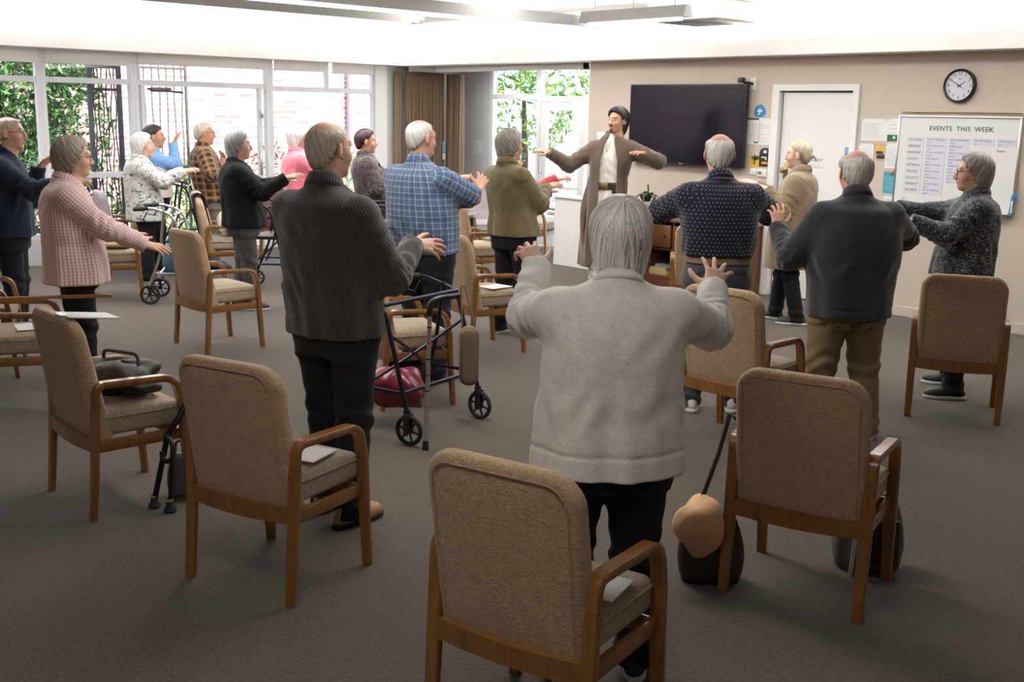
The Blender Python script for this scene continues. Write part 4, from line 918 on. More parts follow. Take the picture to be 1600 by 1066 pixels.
# clothes over chair M, cream cloth on its seat
def drape(name, label, ch, mat, x0, x1, back, front, sd):
    t = thing(name, label, 'clothing', ch.location, ch.rotation_euler.z); rs = np.random.RandomState(sd); vs = []; fs = []; n, m_ = 14, 22
    for i in range(n+1):
        x = x0+(x1-x0)*i/n; bk = back*(1+.25*math.sin(i*1.7+sd)); fn = front*(1+.2*math.cos(i*1.3+sd))
        for j in range(m_+1):
            q = j/m_; L = bk+fn+.12; s_ = q*L; wv = .006*math.sin(i*1.9+j*.2)
            if s_ < bk: z = .885-(bk-s_); y = -.305+.16*(bk-s_)+wv-.006
            elif s_ < bk+.12: a = PI*(s_-bk)/.12; z = .885+.032*math.sin(a); y = -.252-.052*math.cos(a)+wv
            else: z = .885-(s_-bk-.12); y = -.192+.22*(s_-bk-.12)+wv+.006
            vs.append((x, y, z))
    for i in range(n):
        for j in range(m_): fs.append([i*(m_+1)+j, (i+1)*(m_+1)+j, (i+1)*(m_+1)+j+1, i*(m_+1)+j+1])
    o = link_mesh('cloth', vs, fs, mat, t, angle=0); o.modifiers.new('t', 'SOLIDIFY').thickness = .006; return t
drape('cardigan', 'pale cardigan draped over the chair back beside the black top woman', CM, plain('oat_cloth', (.42, .37, .31), .9), -.20, .12, .12, .3, 2)
drape('scarf', 'dark scarf hanging down the chair back beside the pale cardigan', CM, plain('dark_cloth', (.02, .02, .03), .9), .13, .2, .3, .1, 5)
blob_bag('cream_jacket', 'cream jacket bundled on the chair with draped clothes', 'clothing', CM.matrix_basis @ Vector((.02, .05, .474)), (.32, .20, .26), M['cream'], CM.rotation_euler.z, .14, 9, False)
# carved toy on the lilac chair
pp = CN.matrix_basis @ Vector((.05, .10, .474)); ty_ = thing('wooden_toy', 'carved wooden figure standing on the pale lilac armchair', 'figure', pp, CN.rotation_euler.z)
MB().box((0, 0, .09), (.14, .10, .18), .025, 3).build('base_block', M['shell'], ty_); MB().ball((0, 0, .24), (.075, .06, .08), 16, 10).build('head', M['shell'], ty_); MB().ball((0, -.01, .30), (.065, .055, .03), 14, 8).build('hair_tuft', plain('toy_dark', (.16, .09, .05), .7), ty_)
# other walking frames
def wl(px, py, deg, label, **kw): p = floor_at(px, py); return walker_local(label, (p.x, p.y, 0), PHI-R_(deg), kw.pop('w_', .5), kw.pop('d_', .55), kw.pop('frame', 'blackmetal'), **kw)
wl(428, 452, 95, 'black seated rollator in front of the woman in the black top', wheels='all', bag='seat', h=.88, r=.075, d_=.5)
W2 = wl(277, 470, 85, 'silver rollator carrying a blue bag behind the lone brown chair', frame='chrome', wheels='all', h=.86, r=.09, d_=.40, w_=.42)
wl(292, 398, 80, 'thin silver rollator by the sliding glass door', frame='bluemetal', wheels='all', h=.88, r=.07, d_=.5)
wl(628, 456, 85, 'black rollator behind the floral jacket person', wheels='all', bag='seat', h=.86, r=.075, d_=.5)
p = W2.location; blob_bag('blue_bag', 'blue denim bag on the silver rollator', 'bag', (p.x, p.y, .24), (.30, .22, .30), M['bluebag'], W2.rotation_euler.z, .10, 11)
p = floor_at(716, 425); dt = thing('black_bin', 'black bin with a metal rim beside the brown curtain', 'bin', (p.x, p.y, 0), PHI)
bq = [(math.copysign(abs(math.cos(a))**.4, math.cos(a)), math.copysign(abs(math.sin(a))**.4, math.sin(a))) for a in [2*PI*k/32 for k in range(32)]]
MB().rings([[Vector((x*.15, y*.15, 0)) for x, y in bq], [Vector((x*.18, y*.18, .62)) for x, y in bq]]).build('body', M['black'], dt)
MB().rings([[Vector((x*.19, y*.19, .62)) for x, y in bq], [Vector((x*.19, y*.19, .645)) for x, y in bq]]).build('rim', M['chrome'], dt)
p = at_depth(1208, 347, 9.0)
# ================================================================ people: bodies and clothes grown from distance fields
def ax3(R): return np.asarray(R, dtype=np.float32)
class Fld:
    def __init__(s, lo, hi, h):
        s.h = h; s.lo = np.array(lo, float); n = np.ceil((np.array(hi)-s.lo)/h).astype(int)+1
        s.ax = [(s.lo[i]+h*np.arange(n[i])).astype(np.float32) for i in range(3)]; s.f = np.full(n, .2, np.float32)
    def sl(s, lo, hi):
        o = []
        for i in range(3):
            a = int(np.floor((lo[i]-s.lo[i])/s.h)); b = int(np.ceil((hi[i]-s.lo[i])/s.h))+1
            o.append(slice(max(0, a), max(0, min(len(s.ax[i]), b))))
        return tuple(o)
    def grid(s, q): return s.ax[0][q[0]][:, None, None], s.ax[1][q[1]][None, :, None], s.ax[2][q[2]][None, None, :]
    def add(s, prim, k=.02):
        fn, lo, hi = prim; m = k+2.5*s.h; q = s.sl(np.array(lo)-m, np.array(hi)+m)
        if any(a.stop <= a.start for a in q): return s
        d = fn(*s.grid(q)); a = s.f[q]
        if k > 0: hh = np.maximum(k-np.abs(a-d), 0)/k; s.f[q] = np.minimum(a, d)-hh*hh*k*.25
        else: s.f[q] = np.minimum(a, d)
        return s
    def sub(s, prim, k=.01):
        fn, lo, hi = prim; m = k+2.5*s.h; q = s.sl(np.array(lo)-m, np.array(hi)+m)
        if any(a.stop <= a.start for a in q): return s
        d = -fn(*s.grid(q)); a = s.f[q]
        if k > 0: hh = np.maximum(k-np.abs(a-d), 0)/k; s.f[q] = np.maximum(a, d)+hh*hh*k*.25
        else: s.f[q] = np.maximum(a, d)
        return s
    def every(s, fn):
        X, Y, Z = s.grid((slice(None),)*3); s.f = fn(s.f, X, Y, Z).astype(np.float32); return s
    def mesh(s):
        f = s.f; ins = f < 0; nx, ny, nz = f.shape
        c = np.zeros((nx-1, ny-1, nz-1), np.int8)
        for i in (0, 1):
            for j in (0, 1):
                for k in (0, 1): c += ins[i:nx-1+i, j:ny-1+j, k:nz-1+k]
        act = (c > 0) & (c < 8); idx = np.argwhere(act)
        if len(idx) == 0: return np.zeros((0, 3)), np.zeros((0, 4), int)
        num = np.full(act.shape, -1, np.int64); num[act] = np.arange(len(idx))
        acc = np.zeros((len(idx), 3)); cnt = np.zeros(len(idx))
        corners = [(i, j, k) for i in (0, 1) for j in (0, 1) for k in (0, 1)]
        for a in corners:
            for ax in range(3):
                if a[ax]: continue
                b = list(a); b[ax] = 1
                fa = f[idx[:, 0]+a[0], idx[:, 1]+a[1], idx[:, 2]+a[2]]; fb = f[idx[:, 0]+b[0], idx[:, 1]+b[1], idx[:, 2]+b[2]]
                m = (fa < 0) != (fb < 0); t = np.where(m, fa/np.where(np.abs(fa-fb) < 1e-12, 1, fa-fb), 0)
                p = np.tile(np.array(a, float), (len(idx), 1)); p[:, ax] += t
                acc[m] += p[m]; cnt[m] += 1
        V = (idx+acc/cnt[:, None])*s.h+s.lo
        Q = []
        for ax in range(3):
            u, v = [(1, 2), (2, 0), (0, 1)][ax]
            sl0 = [slice(None)]*3; sl1 = [slice(None)]*3; sl0[ax] = slice(0, -1); sl1[ax] = slice(1, None)
            e = ins[tuple(sl0)] != ins[tuple(sl1)]
            P = np.argwhere(e); P = P[(P[:, u] > 0) & (P[:, v] > 0) & (P[:, u] < f.shape[u]-1) & (P[:, v] < f.shape[v]-1)]
            if not len(P): continue
            def g(du, dv): q = P.copy(); q[:, u] -= du; q[:, v] -= dv; return num[q[:, 0], q[:, 1], q[:, 2]]
            q4 = np.stack([g(1, 1), g(0, 1), g(0, 0), g(1, 0)], 1)
            flip = ~ins[P[:, 0], P[:, 1], P[:, 2]]; q4[flip] = q4[flip][:, ::-1]; Q.append(q4)
        Q = np.concatenate(Q); Q = Q[(Q >= 0).all(1)]; return V, Q
def rc(a, b, ra, rb, ex=None):
    a = np.array(a, float); b = np.array(b, float); ba = b-a; L2 = max(ba@ba, 1e-9); R = max(ra, rb)
    def fn(X, Y, Z):
        x, y, z = X-a[0], Y-a[1], Z-a[2]; t = np.clip((x*ba[0]+y*ba[1]+z*ba[2])/L2, 0, 1)
        return np.sqrt((x-t*ba[0])**2+(y-t*ba[1])**2+(z-t*ba[2])**2)-(ra+(rb-ra)*t)
    return fn, np.minimum(a, b)-R, np.maximum(a, b)+R
def el(c, r, R=None):
    c = np.array(c, float); r = np.array(r, float)
    def fn(X, Y, Z):
        x, y, z = X-c[0], Y-c[1], Z-c[2]
        if R is not None: x, y, z = R[0][0]*x+R[1][0]*y+R[2][0]*z, R[0][1]*x+R[1][1]*y+R[2][1]*z, R[0][2]*x+R[1][2]*y+R[2][2]*z
        k0 = np.sqrt((x/r[0])**2+(y/r[1])**2+(z/r[2])**2); k1 = np.sqrt((x/r[0]**2)**2+(y/r[1]**2)**2+(z/r[2]**2)**2)
        return k0*(k0-1)/np.maximum(k1, 1e-6)
    m = r.max() if R is not None else r
    return fn, c-m, c+m
def hermite(zs, vs, z):
    zs = np.array(zs, float); vs = np.array(vs, float); m = np.gradient(vs, zs, edge_order=1)
    i = np.clip(np.searchsorted(zs, z)-1, 0, len(zs)-2); h = zs[i+1]-zs[i]; t = np.clip((z-zs[i])/h, 0, 1)
    return vs[i]*(2*t**3-3*t**2+1)+h*m[i]*(t**3-2*t**2+t)+vs[i+1]*(-2*t**3+3*t**2)+h*m[i+1]*(t**3-t**2)
def loft(sec, n=2.3, wob=None):
    """sec: rows (z, rx, ry, cx, cy), bottom to top"""
    S = np.array(sec, float); zs = S[:, 0]
    def fn(X, Y, Z):
        z = Z.ravel(); rx, ry, cx, cy = (hermite(zs, S[:, i], z)[None, None, :].astype(np.float32) for i in (1, 2, 3, 4))
        rx = np.maximum(rx, .01); ry = np.maximum(ry, .01)
        x, y = X-cx, Y-cy
        k = (np.abs(x/rx)**n+np.abs(y/ry)**n)**(1/n); d = (k-1)*np.minimum(rx, ry)
        if wob is not None: d = d+wob(x, y, Z, rx, ry)
        return np.maximum(d, np.maximum(zs[0]-Z, Z-zs[-1]))
    mx = (np.abs(S[:, 1])+np.abs(S[:, 3])).max()+.02; my = (np.abs(S[:, 2])+np.abs(S[:, 4])).max()+.02
    return fn, (-mx, -my, zs[0]), (mx, my, zs[-1])
def halfspace(p, n_):
    """solid on the side the normal points to"""
    p = np.array(p, float); n_ = np.array(n_, float); n_ = n_/np.linalg.norm(n_)
    return (lambda X, Y, Z: -((X-p[0])*n_[0]+(Y-p[1])*n_[1]+(Z-p[2])*n_[2])), (-9, -9, -9), (9, 9, 9)

# ---- materials for skin, hair and cloth
def mat_skin():
    t = NT('skin'); c = t.attr('tone', 'Color'); o = t.coord(); f = t.noise(o, 220, 3); g = t.noise(o, 28, 2)
    t.color(t.mix(t.math('MULTIPLY', g, .22), c, t.mix(1., c, (1.0, .72, .62), 'MULTIPLY'))); t.bump(f, .12, .002)
    return t.set(.55, spec=.35)
M['skin'] = mat_skin()
def mat_hair(name, lo, hi):
    t = NT(name); i = t.attr('tint', 'Fac'); t.color(t.ramp(i, [(.1, lo), (.5, tuple((a+b)/2 for a, b in zip(lo, hi))), (.95, hi)])); return t.set(.42, spec=.45)
HM = {'silver': mat_hair('silver_hair', (.25, .245, .24), (.93, .91, .89)), 'grey': mat_hair('grey_hair', (.09, .08, .07), (.46, .42, .38)), 'white': mat_hair('white_hair', (.42, .40, .37), (.82, .79, .75)),
      'thin': mat_hair('thin_grey_hair', (.33, .28, .22), (.70, .63, .54)), 'black': mat_hair('black_hair', (.006, .005, .005), (.035, .03, .028)), 'plum': mat_hair('dark_plum_hair', (.02, .008, .012), (.07, .035, .04)),
      'blond': mat_hair('ash_blond_hair', (.26, .19, .12), (.62, .52, .40)), 'steel': mat_hair('steel_grey_hair', (.10, .10, .11), (.42, .42, .44)), 'ash': mat_hair('ash_brown_hair', (.13, .10, .075), (.48, .42, .35))}
def cloth(name, base, rough=.85, weave=600, var=.18, fuzz=.25, bump=.25):
    t = NT(name); o = t.coord(); f = t.noise(o, weave, 2); g = t.noise(o, 14, 3)
    k = t.math('ADD', t.math('MULTIPLY', f, .5), t.math('MULTIPLY', g, .5))
    t.color(t.ramp(k, [(.3, tuple(c*(1-var) for c in base)), (.7, tuple(min(1, c*(1+var)) for c in base))])); t.bump(g, bump, .012); return t.set(rough, spec=.2, sheen=fuzz)
def knit(name, base, rib=0., pitch=.009, heather=.5):
    """knitted cloth; rib>0 gives vertical ribs from the cloth's own pattern coordinates"""
    t = NT(name); o = t.coord(); f = t.noise(o, 230, 3, .7); g = t.noise(o, 35, 3)
    k = t.math('ADD', t.math('MULTIPLY', f, .75), t.math('MULTIPLY', g, .25))
    c = t.ramp(k, [(.32, tuple(c*(1-heather) for c in base)), (.68, tuple(min(1, c*(1+heather*.8)) for c in base))])
    sp = t.n('ShaderNodeSeparateXYZ'); t.l(t.attr('pat'), sp.inputs[0])
    if rib:
        w = t.math('SINE', t.math('MULTIPLY', sp.outputs['X'], 2*PI/pitch)); w = t.math('MULTIPLY_ADD', w, .5, .5); w = t.math('POWER', w, .6)
        c = t.mix(t.math('MULTIPLY', t.math('SUBTRACT', 1., w), rib), c, tuple(x*.35 for x in base))
        h = t.math('ADD', t.math('MULTIPLY', w, .8), t.math('MULTIPLY', k, .35)); t.bump(h, .55, .005)
    else: t.bump(k, .55, .004)
    t.color(c); return t.set(.95, spec=.12, sheen=.4)
def plaid(name, base, bands, sx=.03, sz=.03, weave=True):
    """bands: (axis, period, width, colour, opacity, offset)"""
    t = NT(name); sp = t.n('ShaderNodeSeparateXYZ'); t.l(t.attr('pat'), sp.inputs[0]); o = t.coord(); g = t.noise(o, 14, 3); c = t.mix(t.math('MULTIPLY', t.noise(o, 300, 2), .5), base, tuple(x*.7 for x in base))
    for ax, per, wd_, col, op, off in bands:
        u = t.math('ADD', sp.outputs['X' if ax == 'u' else 'Y'], 20+off); fr_ = t.math('MODULO', u, per); m_ = t.math('LESS_THAN', fr_, wd_); c = t.mix(t.math('MULTIPLY', m_, op), c, col)
    t.color(c); t.bump(g, .3, .012); return t.set(.85, spec=.2, sheen=.2)
def dots(name, base, dot, per=.017, r=.0033):
    t = NT(name); sp = t.n('ShaderNodeSeparateXYZ'); t.l(t.attr('pat'), sp.inputs[0]); o = t.coord(); g = t.noise(o, 14, 3)
    v_ = t.math('ADD', sp.outputs['Y'], 20.); row = t.math('FLOOR', t.math('DIVIDE', v_, per)); odd = t.math('MODULO', row, 2.)
    u = t.math('ADD', t.math('ADD', sp.outputs['X'], 20.), t.math('MULTIPLY', odd, per/2))
    a = t.math('SUBTRACT', t.math('MODULO', u, per), per/2); b_ = t.math('SUBTRACT', t.math('MODULO', v_, per), per/2)
    d = t.math('SQRT', t.math('ADD', t.math('MULTIPLY', a, a), t.math('MULTIPLY', b_, b_))); m_ = t.math('LESS_THAN', d, r)
    t.color(t.mix(m_, base, dot)); t.bump(g, .3, .012); return t.set(.8, spec=.2, sheen=.2)
def printed(name, base, ink, sc, th0, th1, extra=None, dist=1.5, ink2=None):
    """irregular printed figure on cloth"""
    t = NT(name); o = t.attr('pat'); p = t.scaled(o, (1, 1, 1)); f = t.noise(p, sc, 4, .6, dist); g = t.noise(t.coord(), 14, 3)
    m_ = t.ramp(f, [(th0, (0, 0, 0)), (th1, (1, 1, 1))]); c = t.mix(m_, base, ink)
    if ink2:
        f2 = t.noise(t.scaled(o, (1.3, 1.1, 1)), sc*1.7, 4, .6, dist*1.6); m2 = t.ramp(f2, [(th0+.05, (0, 0, 0)), (th1+.05, (1, 1, 1))]); c = t.mix(m2, c, ink2)
    if extra: f3 = t.noise(t.scaled(o, (.8, 1.2, 1)), sc*.6, 2, .5, .6); m3 = t.ramp(f3, [(.55, (0, 0, 0)), (.6, (1, 1, 1))]); c = t.mix(m3, c, extra)
    t.color(c); t.bump(g, .3, .012); return t.set(.8, spec=.2, sheen=.2)
def vine(name, base, ink, sc):
    """dark cloth with fine pale curling lines and flecks"""
    t = NT(name); o = t.attr('pat'); f = t.noise(o, sc, 3, .55, 2.2); line = t.math('LESS_THAN', t.math('ABSOLUTE', t.math('SUBTRACT', f, .5)), .012)
    f2 = t.noise(o, sc*4.5, 2, .6, .5); fl = t.math('GREATER_THAN', f2, .68); g = t.noise(t.coord(), 14, 3); reg = t.math('GREATER_THAN', t.noise(o, sc*.45, 1), .47)
    m_ = t.math('MAXIMUM', t.math('MULTIPLY', line, .75), t.math('MULTIPLY', t.math('MULTIPLY', fl, reg), .8)); t.color(t.mix(m_, base, ink)); t.bump(g, .4, .012); return t.set(.75, spec=.25, sheen=.2)
K = {}
K['lady'] = knit('grey_heather_knit', (.68, .665, .645), 0, heather=.25); K['card'] = knit('charcoal_rib_knit', (.066, .060, .054), .5, .0105, .4); K['khaki_sw'] = knit('charcoal_fleece_knit', (.035, .036, .042), 0, heather=.3)
K['plaid'] = plaid('blue_check_cotton', (.085, .15, .26), [('u', .036, .0024, (.55, .57, .62), .8, 0), ('v', .036, .0024, (.55, .57, .62), .8, 0), ('u', .072, .014, (.05, .085, .17), .45, .02), ('v', .072, .014, (.05, .085, .17), .45, .02)])
K['pinkcheck'] = plaid('pink_check_cotton', (.74, .58, .57), [('u', .017, .0040, (.26, .06, .08), .72, 0), ('v', .019, .0034, (.36, .12, .14), .5, 0), ('u', .034, .006, (.75, .6, .6), .5, .009)])
K['flannel'] = plaid('amber_black_flannel', (.022, .019, .018), [('u', .075, .034, (.26, .115, .035), .55, 0), ('v', .075, .034, (.26, .115, .035), .55, 0), ('u', .075, .004, (.55, .36, .18), .7, .055), ('v', .075, .004, (.55, .36, .18), .7, .055)])
K['dots'] = dots('navy_dotted_cotton', (.010, .013, .030), (.42, .43, .46), .023, .0027); K['olive'] = cloth('olive_cotton', (.145, .115, .055)); K['camel'] = cloth('camel_wool', (.225, .163, .10), .95, fuzz=.3); K['robe'] = cloth('brown_wool_robe', (.105, .072, .05), .95, fuzz=.4)
K['tunic'] = cloth('ivory_linen', (.68, .64, .56), var=.06); K['navy'] = cloth('navy_fleece', (.012, .020, .038), .95, fuzz=.1); K['black'] = cloth('black_jersey', (.007, .007, .008), fuzz=.02); K['pinktop'] = cloth('pink_fleece', (.72, .17, .22), .95, fuzz=.4)
K['floral'] = printed('dark_floral_cotton', (.02, .019, .024), (.11, .06, .075), 26, .50, .56, (.07, .065, .05), ink2=(.15, .125, .09)); K['blots'] = printed('white_blotted_cotton', (.52, .51, .49), (.09, .09, .09), 34, .54, .60, None, 1.2); K['vine'] = vine('dark_vine_cotton', (.018, .021, .028), (.42, .42, .43), 17)
K['beige'] = cloth('pale_beige_cotton', (.55, .48, .42)); K['bluesl'] = cloth('sky_blue_cotton', (.17, .33, .62)); K['redfl'] = printed('red_leaf_cotton', (.48, .05, .07), (.25, .16, .10), 20, .55, .6)
_cl = cloth
def cloth(*a, **k): k.setdefault('fuzz', .03); return _cl(*a, **k)
T_ = {'black': cloth('black_trouser_cloth', (.011, .011, .012), .8), 'navy': cloth('dark_navy_trousers', (.013, .014, .022), .85), 'charcoal': cloth('charcoal_corduroy', (.017, .017, .018), .85), 'grey': cloth('grey_stretch_cotton', (.075, .075, .073), .85), 'slate': cloth('slate_chino', (.062, .065, .075), .85), 'khaki': cloth('khaki_chino', (.20, .145, .075), .85), 'jean': cloth('dark_jean', (.012, .014, .022), .85), 'ivory': K['tunic'], 'taupe': cloth('taupe_trouser_cloth', (.16, .14, .12))}
SH = {'black': plain('black_shoe', (.014, .014, .015), .55), 'tan': plain('tan_leather_shoe', (.33, .18, .08), .4), 'taupe': plain('taupe_shoe', (.12, .10, .085), .7), 'white': plain('white_shoe', (.55, .54, .52), .6), 'charcoal': plain('charcoal_shoe', (.04, .04, .045), .7)}
SOLE = {'white': plain('white_sole', (.62, .61, .58), .7), 'black': plain('black_sole', (.012, .012, .012), .8), 'tan': plain('tan_sole', (.20, .15, .11), .8)}

# ---- head, hands
_cache = {}
def head_mesh(female=False, beard=False, smooth=1.):
    key = ('head', female, beard)
    if key in _cache: return _cache[key]
    F = Fld((-.105, -.135, -.25), (.105, .145, .13), .004); j = .93 if female else 1.
    F.add(el((0, -.012, .03), (.075, .096, .083)), 0).add(el((0, .034, -.03), (.058*j, .056, .083)), .03).add(el((0, .028, -.072), (.050*j, .052, .043)), .03).add(rc((-.012, .068, -.098), (.012, .068, -.098), .017*j, .017*j), .025)
    F.add(rc((-.034, .076, .026), (.034, .076, .026), .013, .013), .02)
    for s in (-1, 1):
        F.add(el((s*.040, .058, -.032), (.024, .024, .026)), .025); F.sub(el((s*.031, .099, .004), (.017, .013, .011)), .012)
        F.add(rc((s*.031, .0775, .005), (s*.031, .0775, .005), .0118, .0118), .002)
        F.add(rc((s*.020, .0885, .014), (s*.043, .083, .013), .0035, .003), .005)     # upper lid
        F.add(rc((s*.011, .099, -.036), (s*.011, .097, -.036), .0085, .0085), .008)
        # ear
        Re = np.array(Matrix.Rotation(s*.42, 3, 'Z') @ Matrix.Rotation(-.18, 3, 'X'))
        F.add(el((s*.083, -.014, -.004), (.0085, .019, .032), Re), .006); F.sub(el((s*.090, -.006, .000), (.006, .009, .016), Re), .004); F.add(rc((s*.077, .002, -.032), (s*.076, .004, -.036), .0065, .0055), .006)
    F.add(rc((0, .088, .012), (0, .110, -.030), .0085, .0125), .014); F.add(rc((0, .104, -.034), (0, .094, -.04), .009, .008), .008)
    F.add(rc((-.019, .086, -.0585), (.019, .086, -.0585), .0065, .0065), .006); F.add(rc((0, .0945, -.056), (0, .0945, -.056), .005, .005), .008); F.add(rc((-.015, .086, -.069), (.015, .086, -.069), .0075, .0075), .006)
    F.add(rc((0, -.020, -.05), (0, -.032, -.25), .052*j, .058*j), .03); F.add(rc((0, .0, -.14), (0, -.005, -.25), .044*j, .054*j), .03)
    V, Q = F.mesh()
    _cache[key] = (V, Q); return V, Q
def head_tone(V, tone, lip=1., beard=None, old=True):
    tone = np.array(tone); C = np.tile(tone, (len(V), 1)); x, y, z = V.T
    def g(cx, cy, cz, r): return np.exp(-(((np.abs(x)-cx)**2+(y-cy)**2+(z-cz)**2)/r**2))
    red = .55*g(.04, .07, -.03, .028)+.6*g(0, .11, -.032, .02)+.7*g(.083, -.01, -.005, .035)
    C = C*(1-red[:, None]*np.array([.02, .22, .24]))
    lipm = np.clip(np.exp(-((z+.064)/.0085)**2)*(np.abs(x) < .024)*(y > .082)*1.2, 0, 1); C = C*(1-lipm[:, None]*np.array([.18, .5, .48]))
    eye = (np.hypot(np.abs(x)-.031, z-.005) < .0105) & (y > .082) & (y < .0905); C[eye] = (.55, .52, .49)
    iris = eye & (np.hypot(np.abs(x)-.031, z-.005) < .0052); C[iris] = (.05, .035, .025)
    lid = (np.abs(np.hypot((np.abs(x)-.031)*.8, z-.003)-.0115) < .0018) & (z > .004) & (y > .078); C[lid] *= .45
    brow = (np.abs(z-.029-.12*(.03-np.abs(np.abs(x)-.03))) < .0042) & (np.abs(np.abs(x)-.031) < .021) & (y > .06)
    bcol = np.array((.012, .01, .009)) if beard else tone*.55; C[brow] = bcol
    if beard:
        mo = (np.abs(z+.0485) < .0065) & (np.abs(x) < .028) & (y > .075); C[mo] = C[mo]*.2+np.array((.01, .008, .007))*.8
        go = (z < -.078) & (z > -.125) & (np.abs(x) < .020) & (y > .055); C[go] = C[go]*.15+np.array((.01, .008, .007))*.85
        st = (z < -.03) & (y > .02) & ~mo & ~go & ~(lipm > .3); C[st] *= .88
    return C
def hand_mesh(curl=.25, spread=.25, thumb=.6):
    """wrist at origin, fingers along +y, back of hand +z, thumb on -x (a right hand, palm down)"""
    key = ('hand', round(curl, 2), round(spread, 2), round(thumb, 2))
    if key in _cache: return _cache[key]
    F = Fld((-.105, -.11, -.095), (.085, .205, .045), .0027)
    F.add(rc((0, -.11, 0), (0, -.01, 0), .030, .0255), 0).add(rc((-.022, .02, -.002), (-.027, .082, 0), .0145, .0125), .02).add(rc((.018, .02, -.002), (.028, .074, -.002), .0145, .0115), .02)
    F.add(rc((0, .01, 0), (0, .08, .001), .0165, .0135), .025).add(rc((0, .02, -.012), (.01, .06, -.01), .013, .011), .015)
    for i, (bx_, by_, L, r) in enumerate(((-.030, .086, .074, .0088), (-.0095, .092, .082, .009), (.0115, .088, .076, .0086), (.0305, .076, .060, .0078))):
        fan = (i-1.35)*spread*.34+(.02 if i == 0 else 0); d = np.array([math.sin(fan), math.cos(fan), 0.]); p = np.array([bx_, by_, .0005]); ang = 0; pts = [p]
        c_i = curl*(1+.18*(i-1))
        for k, fr in enumerate((.46, .31, .23)):
            ang += c_i*(1.0, 1.1, .7)[k]*1.15; q = pts[-1]+L*fr*(d*math.cos(ang)+np.array([0, 0, -1])*math.sin(ang)); pts.append(q)
        rr = [r*1.05, r, r*.90, r*.74]
        F.add(rc(pts[0]-d*.012, pts[0], r, r*1.05), .008)
        for k in range(3): F.add(rc(pts[k], pts[k+1], rr[k], rr[k+1]), .0012 if k else .005)
    t0 = np.array([-.024, .022, -.006]); a = .55+.55*thumb; t1 = t0+.040*np.array([-math.sin(a), math.cos(a), -.25]); t2 = t1+.034*np.array([-math.sin(a*.75), math.cos(a*.75), -.22]); t3 = t2+.027*np.array([-math.sin(a*.45), math.cos(a*.45), -.18])
    F.add(rc(t0, t1, .0165, .0118), .014).add(rc(t1, t2, .0112, .0102), .003).add(rc(t2, t3, .0102, .0078), .003)
    _cache[key] = F.mesh(); return _cache[key]

# ---- hair
STY = {  # tables: angle from the forehead -> start and end of the hair measured from the crown (degrees)
 'short': dict(e=[(0, 84), (40, 87), (65, 95), (78, 106), (90, 92), (105, 96), (120, 112), (150, 126), (180, 129)], T=.012),
 'crop': dict(e=[(0, 82), (40, 84), (65, 93), (78, 103), (90, 91), (105, 95), (120, 108), (150, 118), (180, 121)], T=.008),
 'wavy': dict(e=[(0, 80), (40, 86), (65, 98), (80, 110), (95, 112), (120, 122), (150, 132), (180, 135)], T=.024),
 'bob': dict(e=[(0, 80), (35, 88), (58, 100), (75, 118), (90, 130), (120, 138), (150, 141), (180, 142)], T=.026),
 'layer': dict(e=[(0, 80), (35, 88), (58, 102), (78, 116), (92, 120), (110, 130), (140, 142), (180, 145)], T=.023),
 'mane': dict(e=[(0, 78), (40, 84), (62, 92), (78, 110), (92, 104), (105, 116), (125, 136), (150, 142), (180, 144)], T=.022),
}
BALD = {None: [(0, 0), (180, 0)], 'crown': [(0, 83), (35, 78), (70, 52), (110, 40), (150, 33), (180, 30)], 'top': [(0, 83), (30, 80), (60, 62), (100, 46), (140, 33), (180, 24)], 'thin': [(0, 70), (30, 62), (60, 36), (100, 22), (140, 15), (180, 12)]}
